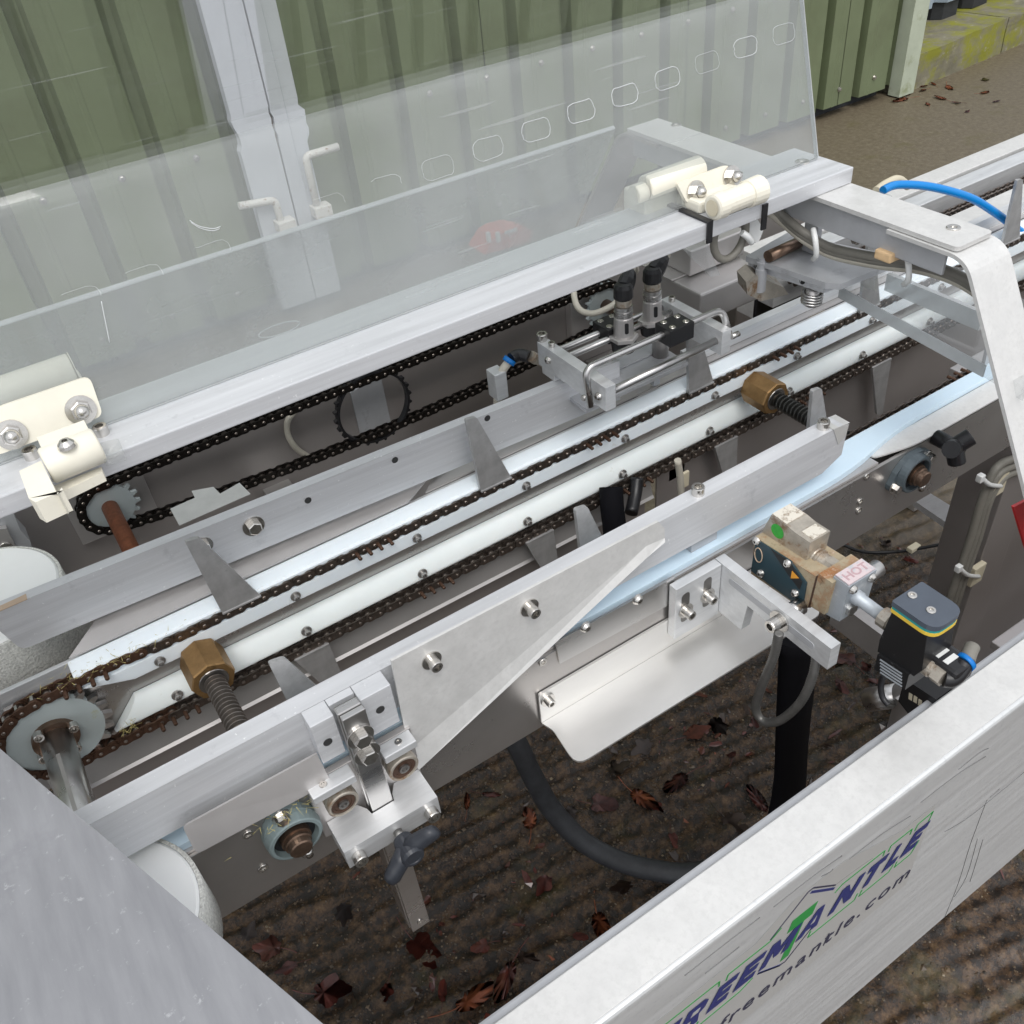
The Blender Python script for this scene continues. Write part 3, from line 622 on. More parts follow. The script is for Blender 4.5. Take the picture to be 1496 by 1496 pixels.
def put_text(name, s, x, z, h, m, parent, y=YF, shear=0.0, bold=0.0, width=None):
    me_ = text(name, s, 0, 0, 1.0, m, y, shear, bold)
    xs_ = [v.co.x for v in me_.vertices]; ys_ = [v.co.y for v in me_.vertices]
    hh = max(ys_) - min(ys_) if s.isupper() else 0.72
    sc = h / hh; sx = sc if width is None else width / (max(xs_) - min(xs_))
    mtx = Matrix.Translation(Vector((x, y, z)) - ROOTLOC[parent.name]) @ Matrix.Rotation(R(90), 4, 'X') @ Matrix.Diagonal((sx, sc, 1, 1)) @ Matrix.Translation((-min(xs_), -(min(ys_) if s.isupper() else 0), 0))
    return inst(name, me_, parent, mtx)
b = nb(); add_poly_prism(b, [(0.10, YF - 0.0004, 0.668), (0.5225, YF - 0.0004, 0.680), (0.5225, YF - 0.0004, 0.826), (0.48, YF - 0.0004, 0.824), (0.396, YF - 0.0004, 0.858), (0.34, YF - 0.0004, 0.858), (0.30, YF - 0.0004, 0.83), (0.10, YF - 0.0004, 0.83)], (0, 0.0001, 0)); dec = part('decal', b, STICK, fp)
# big slanted letters, one mesh each
zb, hc = 0.7665, 0.033
GL = {'E': [(0, 0), (1, 0), (1, .25), (.34, .25), (.34, .385), (.9, .385), (.9, .615), (.34, .615), (.34, .75), (1, .75), (1, 1), (0, 1)],
      'F': [(0, 0), (.34, 0), (.34, .385), (.85, .385), (.85, .62), (.34, .62), (.34, .75), (1, .75), (1, 1), (0, 1)],
      'L': [(0, 0), (1, 0), (1, .26), (.36, .26), (.36, 1), (0, 1)], 'T': [(.34, 0), (.68, 0), (.68, .74), (1, .74), (1, 1), (0, 1), (0, .74), (.34, .74)],
      'M': [(0, 0), (0, 1), (.27, 1), (.5, .52), (.73, 1), (1, 1), (1, 0), (.76, 0), (.76, .56), (.58, .16), (.42, .16), (.24, .56), (.24, 0)],
      'N': [(0, 0), (0, 1), (.30, 1), (.73, .42), (.73, 1), (1, 1), (1, 0), (.70, 0), (.27, .58), (.27, 0)],
      'A': [(0, 0), (.34, 1), (.68, 1), (1, 0), (.70, 0), (.65, .19), (.37, .19), (.30, 0)],
      'R': [(0, 0), (0, 1), (.75, 1), (.98, .86), (.98, .58), (.80, .44), (1, 0), (.66, 0), (.50, .37), (.32, .37), (.32, 0)]}
GH = {'A': [(.43, .40), (.60, .40), (.515, .70)], 'R': [(.32, .58), (.66, .58), (.66, .77), (.32, .77)]}
def glyph(ch, x_, z_, w_, h_, m, y_, sh=0.40):
    mp_ = lambda q: (x_ + q[0] * w_ + sh * q[1] * h_, y_, z_ + q[1] * h_)
    b_ = nb(); add_poly_prism(b_, [mp_(q) for q in GL[ch]], (0, 0.0002, 0)); o_ = part('letter', b_, m, dec)
    if ch in GH:
        b_ = nb(); add_poly_prism(b_, [mp_(q) for q in GH[ch]], (0, -0.00015, 0)); part('letter_counter', b_, STICK, o_ if False else dec)
for ch, x_, w_ in (('F', 0.188, 0.022), ('R', 0.2165, 0.024), ('E', 0.2495, 0.0225), ('E', 0.2795, 0.0235), ('M', 0.3095, 0.0350), ('A', 0.3535, 0.0270), ('N', 0.3935, 0.0295), ('T', 0.4300, 0.0240), ('L', 0.4640, 0.0180), ('E', 0.4885, 0.0210)):
    glyph(ch, x_, zb, w_, hc, NAVY, YF - 0.0012)
glyph('T', 0.3280, 0.7480, 0.0300, 0.070, GREENP, YF - 0.0008, 0.22)
put_text('web_address', '.freemantle.com', 0.258, 0.7005, 0.0215, INK, dec, YF - 0.0008, 0.20, 0.006, 0.262)
_full = text('m1', '.freemantle.com', 0, 0, 1, INK, 0, 0.20, 0.006); _pre = text('m2', '.freeman', 0, 0, 1, INK, 0, 0.20, 0.006)
_w = lambda me_: (min(v.co.x for v in me_.vertices), max(v.co.x for v in me_.vertices))
_sx = 0.262 / (_w(_full)[1] - _w(_full)[0]); tx = 0.258 + (_w(_pre)[1] - _w(_full)[0]) * _sx
b = nb(); sh_ = lambda q: (tx + q[0] + 0.2 * q[1], YF - 0.0011, 0.7005 + q[1])
add_poly_prism(b, [sh_(q) for q in ((0.0036, 0), (0.0052, 0), (0.0052, 0.0132), (0.0088, 0.0132), (0.0088, 0.0147), (0.0052, 0.0147), (0.0052, 0.0200), (0.0036, 0.0200), (0.0036, 0.0147), (0.0014, 0.0147), (0.0014, 0.0132), (0.0036, 0.0132))], (0, 0.0002, 0)); part('letter', b, INK, dec)
def deco(pts, r_, m):
    b_ = nb()
    pts = [Vector((q[0], YF - 0.0007, q[1])) for q in pts]
    for i in range(len(pts) - 1):
        d_ = (pts[i + 1] - pts[i]).normalized(); s_ = Vector((-d_.z, 0, d_.x)) * r_
        add_poly_prism(b_, [pts[i] + s_, pts[i + 1] + s_, pts[i + 1] - s_, pts[i] - s_], (0, 0.0003, 0))
    return part('decal_line', b_, m, dec)
for seg_ in ([(0.20, 0.803), (0.205, 0.812), (0.262, 0.812), (0.262, 0.803)], [(0.270, 0.803), (0.2715, 0.812), (0.318, 0.812), (0.330, 0.822)], [(0.396, 0.806), (0.404, 0.812), (0.458, 0.812), (0.458, 0.803)],
             [(0.465, 0.803), (0.466, 0.812), (0.494, 0.812), (0.494, 0.803)], [(0.500, 0.803), (0.502, 0.812), (0.522, 0.814), (0.520, 0.80)],
             [(0.20, 0.752), (0.232, 0.752), (0.236, 0.762)], [(0.242, 0.762), (0.238, 0.752), (0.290, 0.754), (0.304, 0.762)], [(0.374, 0.762), (0.372, 0.752), (0.432, 0.752), (0.434, 0.762)], [(0.440, 0.762), (0.438, 0.752), (0.478, 0.753), (0.482, 0.762)], [(0.487, 0.762), (0.486, 0.753), (0.508, 0.754), (0.515, 0.772)]):
    deco(seg_, 0.0009, GREENP)
deco([(0.318, 0.815), (0.356, 0.853), (0.362, 0.853), (0.394, 0.822)], 0.0009, INK); deco([(0.360, 0.848), (0.393, 0.817)], 0.0016, NAVY)
deco([(0.310, 0.762), (0.338, 0.740), (0.346, 0.738), (0.376, 0.770)], 0.0009, INK); deco([(0.310, 0.762), (0.340, 0.739)], 0.0014, NAVY)
# scratches scored into the sheet
def scratch(pix, r_=0.0006):
    b_ = nb(); add_tube(b_, [PY(*q, YF - 0.0001) for q in pix], r_, 4, 4); return part('scratch', b_, SCRATCH, fp)
for pix in ([(1442, 1168), (1418, 1232), (1400, 1290), (1380, 1340)], [(1446, 1165), (1460, 1152)], [(1428, 1225), (1412, 1280), (1394, 1310)], [(1436, 1226), (1424, 1266), (1417, 1288)], [(1400, 1124), (1430, 1100), (1444, 1093)], [(1200, 1280), (1212, 1274), (1217, 1269)],
            [(1000, 1425), (1060, 1378), (1110, 1340)], [(1130, 1325), (1190, 1278), (1230, 1250)], [(1240, 1255), (1290, 1217), (1330, 1192)], [(1345, 1172), (1400, 1130), (1440, 1105)], [(1030, 1422), (1080, 1383)], [(1380, 1215), (1420, 1190), (1496, 1128)], [(1210, 1300), (1250, 1270), (1275, 1253)]):
    scratch(pix, 0.00045)

# ------------------------------------------------------------------ end cover in the left foreground
A = PZ(0, 1095, 1.10); B = PZ(470, 1496, 1.10); dv = (B - A)
A2 = A - dv * 0.5; B2 = B + dv * 0.5
ec = thing('end_cover', 'plain grey sheet metal end cover in the left foreground', 'cover', (-0.3, 0.3, 0.0))
b = nb(); add_poly_prism(b, fillet([A2, B2, Vector((-0.42, B2.y, 1.10)), Vector((-0.42, A2.y, 1.10))], 0.01), (0, 0, 0.003)); part('cover_sheet', b, COVER, ec)
nrm = Vector((-dv.y, dv.x, 0)).normalized() * -0.0
b = nb(); add_poly_prism(b, [A2 + Vector((-0.002, -0.001, -0.0005)), B2 + Vector((-0.002, -0.001, -0.0005)), B2 + Vector((-0.0045, -0.002, -0.0005)), A2 + Vector((-0.0045, -0.002, -0.0005))], (0, 0, -0.02)); part('cover_flange', b, COVER, ec)
rs_ = random.Random(3)
for k in range(0):
    p0_ = PZ(rs_.uniform(10, 260), rs_.uniform(1230, 1480), 1.1032); a_ = rs_.uniform(-0.5, 0.9); Ls = rs_.uniform(0.008, 0.035)
    b = nb(); add_tube(b, [p0_, p0_ + Vector((math.cos(a_) * Ls * 0.5, -math.sin(a_) * Ls * 0.5, 0)), p0_ + Vector((math.cos(a_ + 0.15) * Ls, -math.sin(a_ + 0.15) * Ls, 0))], 0.00022, 4, 3); part('scratch', b, SCRATCH, ec)
part('cover_post', bx(-0.41, -0.36, 0.22, 0.27, 0.0, 1.0995), STEEL_S, ec)

# ------------------------------------------------------------------ guard: centre beam, portal, lids, hinges
gb = thing('guard_beam', 'long aluminium bar along the top of the guard carrying the lid hinges', 'bar', (0.2, 0.69, 1.2))
BY0, BY1, BZ0, BZ1 = 0.6435, 0.728, 1.2005, 1.2175
b = nb(); add_box(b, -0.42, 0.812, BY0, BY1, BZ0, BZ1, 0.0012); part('bar', b, ALU, gb)
screw(CSK, PZ(1172, 237, BZ1), UP, gb, 'countersunk_screw', 1.25)

pf = thing('guard_portal', 'bent aluminium guard frame spanning across the conveyor', 'guard frame', (0.785, 0.47, 0.9))
yt = 0.4635
part('top_plate', add_poly_prism(nb(), fillet([(0.760, 0.4725, 1.1955), (0.812, 0.4725, 1.1955), (0.812, 0.962, 1.1955), (0.760, 0.962, 1.1955)], [0.006, 0.006, 0, 0]), (0, 0, 0.0045)), GUARD, pf)
part('top_web', bx(0.764, 0.768, 0.485, 0.955, 1.166, 1.195), ALU_D, pf)
def strip_yz(x0, x1, pts, t):
    b_ = nb(); pts = fillet([(0, *q) for q in pts], 0.018, 6, False)
    up = []; lo = []
    for i, q in enumerate(pts):
        d_ = (pts[min(i + 1, len(pts) - 1)] - pts[max(i - 1, 0)]).normalized(); nn = Vector((0, -d_.z, d_.y)) * (t / 2)
        up.append(q + nn); lo.append(q - nn)
    add_poly_prism(b_, [(x0, q.y, q.z) for q in up] + [(x0, q.y, q.z) for q in lo[::-1]], (x1 - x0, 0, 0)); return b_
part('front_leg', strip_yz(0.757, 0.815, [(0.55, 1.1925), (0.4605, 1.1925), (0.2495, 0.834), (0.2495, 0.80)], 0.004), GUARD, pf)
part('rear_leg', strip_yz(0.757, 0.815, [(0.90, 1.1925), (0.975, 1.1925), (1.16, 0.90), (1.16, 0.86)], 0.004), STEEL_S, pf)
part('foot_plate', bx(0.75, 0.822, 0.268, 0.32, 0.79, 0.80), STEEL_S, pf)
part('rear_foot', bx(0.75, 0.822, 1.10, 1.18, 0.8425, 0.862), STEEL_S, pf)
for px, py in ((1393, 333), (988, 183)): screw(CSK, PZ(px, py, 1.2), UP, pf, 'countersunk_screw', 1.1)
# fold scratch on the leg
b = nb(); q0 = PY(1460, 375, 0.455); 

def sheet(pts4, nrm_, t): 
    b_ = nb(); add_poly_prism(b_, pts4, Vector(nrm_) * t); return b_
# rear lid standing open: lower leaf leaning back, upper leaf folded almost flat
L0 = Vector((0, 0.6845, 1.2195)); L1 = Vector((0, 0.7345, 1.3875)); ang = R(8)
L2 = L1 + Vector((0, math.cos(ang), math.sin(ang))) * 0.46
XL, XR = -0.60, 0.8020
lid = thing('safety_guard', 'large clear polycarbonate guard lid hinged open above the conveyor', 'lid', (0.1, 0.69, 1.22))
lp = fillet([L0, L1, L2], [0, 0.022, 0], 6, False)
n1 = Vector((0, -(L1 - L0).z, (L1 - L0).y)).normalized()
def off(i):
    d_ = (lp[min(i + 1, len(lp) - 1)] - lp[max(i - 1, 0)]).normalized(); return Vector((0, d_.z, -d_.y)) * 0.005
bk = [q + off(i) for i, q in enumerate(lp)]
b = nb(); add_poly_prism(b, [(XL, q.y, q.z) for q in lp[:5]] + [(XL, q.y, q.z) for q in bk[:5][::-1]], (XR - XL, 0, 0)); part('lower_leaf', b, LID, lid)
b = nb(); add_poly_prism(b, [(XL, q.y, q.z) for q in lp[4:]] + [(XL, q.y, q.z) for q in bk[4:][::-1]], (XR - XL, 0, 0)); part('upper_leaf', b, LIDU, lid)
b = nb(); add_poly_prism(b, [(XR + 0.0003, q.y, q.z) for q in lp] + [(XR + 0.0003, q.y, q.z) for q in bk[::-1]], (0.0012, 0, 0)); part('polished_edge', b, EDGE, lid)
b = nb(); e0 = bk[-1]; e1 = lp[-1]; add_poly_prism(b, [(XL, e1.y + 0.0003, e1.z), (XL, e0.y + 0.0003, e0.z), (XL, e0.y + 0.0015, e0.z), (XL, e1.y + 0.0015, e1.z)], (XR - XL, 0, 0)); part('polished_edge', b, EDGE, lid)
b = nb(); e0 = bk[0]; e1 = lp[0]; add_poly_prism(b, [(XL, e1.y, e1.z - 0.0003), (XL, e0.y, e0.z - 0.0003), (XL, e0.y, e0.z - 0.0015), (XL, e1.y, e1.z - 0.0015)], (XR - XL, 0, 0)); part('polished_edge', b, EDGE, lid)
# rounded slots cut in the fixed rear sheet line of the lid
LN = Vector((0, -(L1 - L0).z, (L1 - L0).y)).normalized() ; LN = LN if LN.y < 0 else -LN
LUP = (L1 - L0).normalized()
def on_lid(px, py):
    d_ = _ray(px, py); t_ = (L0 - CAM).dot(LN) / d_.dot(LN); return CAM + d_ * t_
for k, (px, py, wt) in enumerate([(1145, 49, 0.0007), (1089, 69, 0.0012), (1033, 91, 0.0005), (975, 115, 0.0012), (913, 139, 0.0014), (849, 163, 0.0013), (783, 190, 0.0010), (713, 217, 0.0008), (640, 245, 0.0005), (564, 274, 0.0006), (480, 302, 0.0003), (310, 372, 0.0004), (210, 408, 0.0003), (118, 440, 0.0003)]):
    c = on_lid(px, py); w_, h_ = 0.0150, 0.0085
    q = [c + Vector((sx * w_, 0, 0)) + LUP * (sy * h_) for sx, sy in ((-1, -1), (1, -1), (1, 1), (-1, 1))]
    q = fillet(q, 0.0075, 4); q.append(q[0]); q = [v + LN * 0.0002 + Vector((random.gauss(0, 0.0003), 0, random.gauss(0, 0.0003))) for v in q]
    if k > 8: q = q[9:17]
    b = nb(); add_tube(b, q, wt * 0.30, 4, 1, False); part('etched_slot', b, ETCH, lid)
for pix in ([(277, 322), (290, 330), (310, 334), (322, 331)], [(279, 325), (292, 333), (310, 337), (321, 334)], [(148, 440), (154, 470), (160, 500)]):
    b = nb(); add_tube(b, [on_lid(*q) + LN * 0.0002 for q in pix], 0.00035, 4, 4); part('scratch', b, ETCH, lid)

# fixed clear rear guard sheet hanging from the portal
rg = thing('rear_guard_sheet', 'fixed clear polycarbonate sheet sloping down behind the beam', 'guard sheet', (0.2, 1.0, 0.9))
r0 = Vector((0, 0.966, 1.2015)); r1 = Vector((0, 1.150, 0.905))
nn = Vector((0, (r0 - r1).z, -(r0 - r1).y)).normalized() * 0.005
b = nb(); add_poly_prism(b, [(-0.6, r0.y, r0.z), (-0.6, r1.y, r1.z), (-0.6, r1.y + nn.y, r1.z + nn.z), (-0.6, r0.y + nn.y, r0.z + nn.z)], (1.345, 0, 0)); part('clear_sheet', b, LID2, rg)
b = nb(); add_poly_prism(b, [(-0.6, r0.y, r0.z + 0.0003), (-0.6, r0.y + nn.y, r0.z + nn.z + 0.0003), (-0.6, r0.y + nn.y, r0.z + nn.z + 0.0014), (-0.6, r0.y, r0.z + 0.0014)], (1.345, 0, 0)); part('polished_edge', b, EDGE, rg)
b = nb(); hc_ = PZ(408, 481, 1.2); add_tube(b, [hc_ + Vector((0.020 * math.cos(i * 0.35), 0.010 * math.sin(i * 0.35), 0)) for i in range(19)], 0.0007, 5, 1, False); part('finger_hole_rim', b, EDGE, rg)
part('bottom_rail', bx(-0.6, 0.745, 1.146, 1.17, 0.845, 0.903), STEEL_S, rg)

# hinges ------------------------------------------------------------
def leaf_hinge(name, label, xc, y0, back):
    h = thing(name, label, 'hinge', (xc, y0, BZ1))
    return h
# left rear hinge, bolted through the lid
h = thing('hinge', 'cream plastic lid hinge with two domed nuts at the left end', 'hinge', (0, 0.70, BZ1))
b = nb(); add_cyl(b, (-0.055, 0.738, 1.245), (0.026, 0.738, 1.245), 0.0135, 20, 0.001); part('barrel', b, CREAM, h)
b = nb(); add_cyl(b, (0.0265, 0.738, 1.245), (0.0272, 0.738, 1.245), 0.0138, 20); part('barrel_joint', b, CREAM, h)
q = [on_lid(-8, 665), on_lid(-8, 595), on_lid(130, 548), on_lid(150, 606)]
b = nb(); add_poly_prism(b, [v + LN * 0.0042 for v in fillet(q, 0.006)], LN * 0.0045 * -1); part('hinge_leaf', b, CREAM, h)
for px, py in ((16, 633), (117, 597)): screw(DOME, on_lid(px, py) + LN * 0.0044, LN, h, 'dome_nut', 1.12)
part('base_leaf', bx(-0.055, 0.03, 0.7365, 0.765, 1.2105, 1.232, 0.003), CREAM, h)
# broken front hinge
h = thing('broken_hinge', 'broken cream plastic hinge hanging off the front edge of the beam', 'hinge', (0, 0.64, BZ1))
q = lambda px, py, z=1.232: PZ(px, py, z)
b = nb(); a0 = PZ(64, 676, 1.232); a1 = PZ(142, 644, 1.232)
add_cyl(b, a0 + Vector((0, -0.006, 0)), a1 + Vector((0, -0.006, 0)), 0.0135, 24, 0.0015); part('barrel', b, CREAM, h)
b = nb(); yc_ = a0.y - 0.006
add_poly_prism(b, [(a0.x + 0.003, yc_, 1.2445), (a1.x - 0.002, yc_, 1.2445), (a1.x - 0.002, yc_ + 0.021, 1.2445), (a0.x + 0.003, yc_ + 0.021, 1.2445)], (0, 0, -0.020)); part('barrel_leaf', b, CREAM, h)
screw(BTN, PZ(98, 652, 1.2449), UP, h, 'pan_screw', 1.35)
b = nb(); zprism(b, [(28, 688), (60, 673), (84, 722), (90, 712), (92, 716), (52, 734), (42, 728)], 1.236, -0.018); part('broken_jaw', b, CREAM, h)
b = nb(); zprism(b, [(76, 711), (148, 682), (150, 690), (84, 722)], 1.215, -0.008); part('broken_strip', b, CREAM, h)
b = nb(); zprism(b, [(142, 648), (172, 640), (182, 662), (150, 672)], 1.2265, -0.006, 0.002); part('clear_tab', b, ACRY, h)
for px, py in ((48, 668), (150, 634)): screw(CAP, PZ(px, py, BZ1), UP, h, 'cap_screw', 0.85)
# right rear hinge
h = thing('hinge', 'cream plastic lid hinge with two domed nuts near the portal', 'hinge', (0.63, 0.70, BZ1))
a0 = PZ(942, 275, 1.245); a1 = PZ(1022, 245, 1.245)
b = nb(); add_cyl(b, a0, a1, 0.0125, 24, 0.0015); part('barrel', b, CREAM, h)
part('barrel_end', add_cyl(nb(), a0 - Vector((0.014, 0, 0.003)), a0 - Vector((0.0005, 0, 0.003)), 0.010, 20, 0.001), CREAM, h)
b = nb(); qq = [on_lid(985, 268), on_lid(1058, 241), on_lid(1080, 262), on_lid(1078, 276), on_lid(1000, 297)]
add_poly_prism(b, [v + LN * 0.0042 for v in fillet(qq, 0.004)], LN * -0.0045); part('hinge_leaf', b, CREAM, h)
for px, py in ((1012, 281), (1064, 259)): screw(DOME, on_lid(px, py) + LN * 0.0044, LN, h, 'dome_nut', 1.15)
part('base_leaf', bx(a0.x, a1.x, 0.7365, a0.y, 1.205, 1.237, 0.003), CREAM, h)
# right front hinge barrel on the beam
h = thing('hinge', 'cream plastic hinge barrel without a leaf on the beam near the portal', 'hinge', (0.63, 0.66, BZ1))
a0 = PZ(1041, 304, 1.231); a1 = PZ(1108, 277, 1.231)
b = nb(); add_lathe(b, a0, a1 - a0, [(0, 0.0105), (0.0012, 0.0125), (0.012, 0.0132), (0.0125, 0.0118), (0.046, 0.0118), (0.0465, 0.0135), (0.064, 0.0142), (0.066, 0.012)], 20, smooth=False); part('barrel', b, CREAM, h)
part('hinge_base', bx(a0.x + 0.002, a1.x - 0.002, 0.664, 0.700, BZ1 + 0.0003, BZ1 + 0.012, 0.003), CREAM, h)
b = nb(); add_lathe(b, a0 - Vector((0.0008, 0, 0)), (-1, 0, 0), [(0, 0.008), (0.0004, 0.008)], 18); part('barrel_bore', b, TIEBASE, h)
screw(CAP, PZ(1024, 305, BZ1), UP, h, 'cap_screw', 1.0); screw(CAP, PZ(1078, 262, BZ1 + 0.012), UP, h, 'cap_screw', 0.75)
# black tie around the beam
for nm, px, py, lab in (('cable_tie', 1020, 322, 'black cable tie wrapped around the beam left of the hinge barrel'), ('cable_tie', 1104, 292, 'black cable tie tail hanging from the beam under the hinge barrel')):
    c = PZ(px, py, BZ1); b = nb()
    if px < 1100:
        add_poly_prism(b, [(c.x, BY0 - 0.0028, BZ0 - 0.003), (c.x, BY0 - 0.0028, BZ1 + 0.0026), (c.x, BY1 - 0.02, BZ1 + 0.0026), (c.x, BY1 - 0.02, BZ1 + 0.0006), (c.x, BY0 - 0.0008, BZ1 + 0.0006), (c.x, BY0 - 0.0008, BZ0 - 0.003)], (0.0065, 0, 0))
    else:
        add_poly_prism(b, [(c.x, BY0 - 0.0028, BZ0 - 0.012), (c.x, BY0 - 0.0028, BZ1 - 0.002), (c.x, BY0 - 0.0006, BZ1 - 0.002), (c.x, BY0 - 0.0006, BZ0 - 0.012)], (0.0065, 0, 0))
    single(nm, b, BLACK, lab, 'cable tie', c)

# ------------------------------------------------------------------ chains
PITCH = 0.0127
def obround(bm, y0, y1, L, h):
    pts = []
    for i in range(9): a = -math.pi / 2 + math.pi * i / 8; pts.append((L / 2 + h / 2 * math.cos(a), h / 2 * math.sin(a)))
    for i in range(9): a = math.pi / 2 + math.pi * i / 8; pts.append((-L / 2 + h / 2 * math.cos(a), h / 2 * math.sin(a)))
    # slight waist
    pts = [(x, z) for x, z in pts[:9]] + [(0, h * 0.44)] + [(x, z) for x, z in pts[9:]] + [(0, -h * 0.44)]
    add_poly_prism(bm, [(x, y0, z) for x, z in pts], (0, y1 - y0, 0))
def link_mesh_of(m, outer, roll=None):
    b_ = nb()
    if outer:
        obround(b_, -0.0062, -0.0047, PITCH, 0.0116); obround(b_, 0.0047, 0.0062, PITCH, 0.0116)
        nf = len(b_.faces)
        for s in (-1, 1): add_lathe(b_, (s * PITCH / 2, 0.0074, 0), (0, -1, 0), [(0, 0.0016), (0.0005, 0.0020), (0.0143, 0.0020), (0.0148, 0.0014)], 8)
    else:
        obround(b_, -0.0045, -0.0031, PITCH, 0.0112); obround(b_, 0.0031, 0.0045, PITCH, 0.0112)
        nf = len(b_.faces)
        for s in (-1, 1): add_lathe(b_, (s * PITCH / 2, 0.0030, 0), (0, -1, 0), [(0, 0.0041), (0.006, 0.0041)], 12, smooth=True)
    b_.faces.ensure_lookup_table()
    for f in b_.faces[nf:]: f.material_index = 1
    me_ = mesh_of('chain_link', b_, m); me_.materials.append(PINB if outer else (roll or m)); return me_
PINB = mat('polished_pin', (0.30, 0.26, 0.23), 0.28, 1.0, var=0.3, vscale=90)
LK = {}
for nm, mm in (('oily', CHAIN), ('rusty', CHAIN_R), ('black', CHAIN_K), ('worn', CHAIN_T)): LK[nm] = (link_mesh_of(mm, True), link_mesh_of(mm, False, CHAIN_T))
def polylen(path):
    s = [0.0]
    for i in range(1, len(path)): s.append(s[-1] + math.dist(path[i], path[i - 1]))
    return s
def at_len(path, s, q):
    if q <= 0: return path[0]
    for i in range(1, len(path)):
        if q <= s[i]:
            t = (q - s[i - 1]) / (s[i] - s[i - 1]); return (path[i - 1][0] + (path[i][0] - path[i - 1][0]) * t, path[i - 1][1] + (path[i][1] - path[i - 1][1]) * t)
    return path[-1]
def build_chain(root, path, y, kind, closed=False, rusty=None, inner=None):
    s = polylen(path); N = int(s[-1] / PITCH)
    if closed: N -= N % 2
    step = s[-1] / N if closed else PITCH
    loc = ROOTLOC[root.name]
    for i in range(N):
        a = at_len(path, s, i * step); c = at_len(path, s, (i + 1) * step)
        k = kind
        if rusty and rusty((a[0] + c[0]) / 2, (a[1] + c[1]) / 2): k = 'rusty'
        me_ = LK[k][0] if i % 2 == 0 else LK[inner or k][1]
        m_ = Matrix.Translation(Vector(((a[0] + c[0]) / 2, y, (a[1] + c[1]) / 2)) - loc) @ Matrix.Rotation(-math.atan2(c[1] - a[1], c[0] - a[0]) + random.gauss(0, 0.012), 4, 'Y')
        inst('link', me_, root, m_)
def arc(cx, cz, r, a0, a1, n=24): return [(cx + r * math.cos(a0 + (a1 - a0) * i / n), cz + r * math.sin(a0 + (a1 - a0) * i / n)) for i in range(n + 1)]
# rear conveyor chain: return run, round the sprocket, carrying run
ZU, ZL, YC = 0.9485, 0.8515, 0.7325
SCX, SCZ = -0.1275, (ZU + ZL) / 2; SR = (ZU - ZL) / 2
rc = thing('conveyor_chain', 'brown oily roller chain with upright lugs along the middle track', 'chain', (0.4, YC, 0.9))
path = [(1.46, ZL), (0.95, ZL - 0.001), (0.5, ZL - 0.002), (-0.05, ZL + 0.001), (SCX, ZL)] + arc(SCX, SCZ, SR, 1.5 * math.pi, 0.5 * math.pi)[1:] + [(-0.06, ZU + 0.004), (0.0, ZU), (0.5, ZU), (1.46, ZU)]
build_chain(rc, path, YC, 'oily', rusty=lambda x, z: x < -0.03)
# pushers
def lug_mesh():
    b_ = nb()
    o = fillet([(-0.003, 0, 0.004), (0.038, 0, 0.004), (0.004, 0, 0.1035), (-0.009, 0, 0.1060)], [0.001, 0.002, 0.003, 0.003], 3)
    add_poly_prism(b_, [(v.x, -0.0005, v.z) for v in o], (0, 0.0045, 0))
    add_box(b_, -0.003, 0.038, -0.0015, 0.012, 0.0045, 0.0062)
    return mesh_of('lug', b_, LUGM)
LUG = lug_mesh()
PINM = mesh_of('extended_pin', add_lathe(nb(), (0, 0, 0), (0, -1, 0), [(0, 0.0022), (0.0105, 0.0022), (0.0112, 0.0016)], 8), CHAIN_R)
loc = ROOTLOC[rc.name]
for x in (0.0605, 0.3655, 0.6705, 0.9755, 1.2805): inst('lug', LUG, rc, Matrix.Translation(Vector((x, YC - 0.0072, ZU)) - loc))
for x in (0.146, 0.451, 0.756, 1.061): inst('lug', LUG, rc, Matrix.Translation(Vector((x, YC - 0.0072, ZL)) - loc) @ Matrix.Rotation(math.pi, 4, 'Y'))
def pins(x0, z, n_, root, y=YC - 0.0062):
    for k in range(n_): inst('extended_pin', PINM, root, Matrix.Translation(Vector((x0 + k * PITCH, y, z)) - ROOTLOC[root.name]))
for px, py in ((522, 805), (862, 648), (1135, 515)): q = PY(px, py, YC - 0.012); pins(q.x, ZU, 4, rc)
for px, py in ((618, 868), (916, 712), (1175, 577), (235, 1058)): q = PY(px, py, YC - 0.012); pins(q.x, ZL, 4, rc)
pins(-0.100, ZU + 0.001, 4, rc)

# rear chain track: back plate with two polyethylene wear strips
tk = thing('chain_track', 'steel track plate with white plastic wear strips for the middle chain', 'conveyor track', (0.6, 0.75, 0.78))
part('back_plate', bx(-0.155, 1.50, 0.7445, 0.7495, 0.842, 0.9425, 0.0006), PLATE, tk)
ys_ = 0.7262
b = nb(); pts = [(ys_, 0.9245), (ys_, 0.9405), (0.7262, 0.9415), (0.7300, 0.9415), (0.7300, 0.9555), (0.7325, 0.9575), (0.751, 0.9595), (0.752, 0.9585), (0.752, 0.943), (0.744, 0.943), (0.744, 0.9245)]
xa = -0.088
add_poly_prism(b, [(xa, *q) for q in pts], (1.53, 0, 0))
for v in b.verts:
    if v.co.x < 0: v.co.x += max(0, (0.9425 - v.co.z)) * 2.6
part('wear_strip', b, UHMW, tk)
b = nb(); zlo, zhi = 0.8580, 0.8920; N_ = 14; prv = None
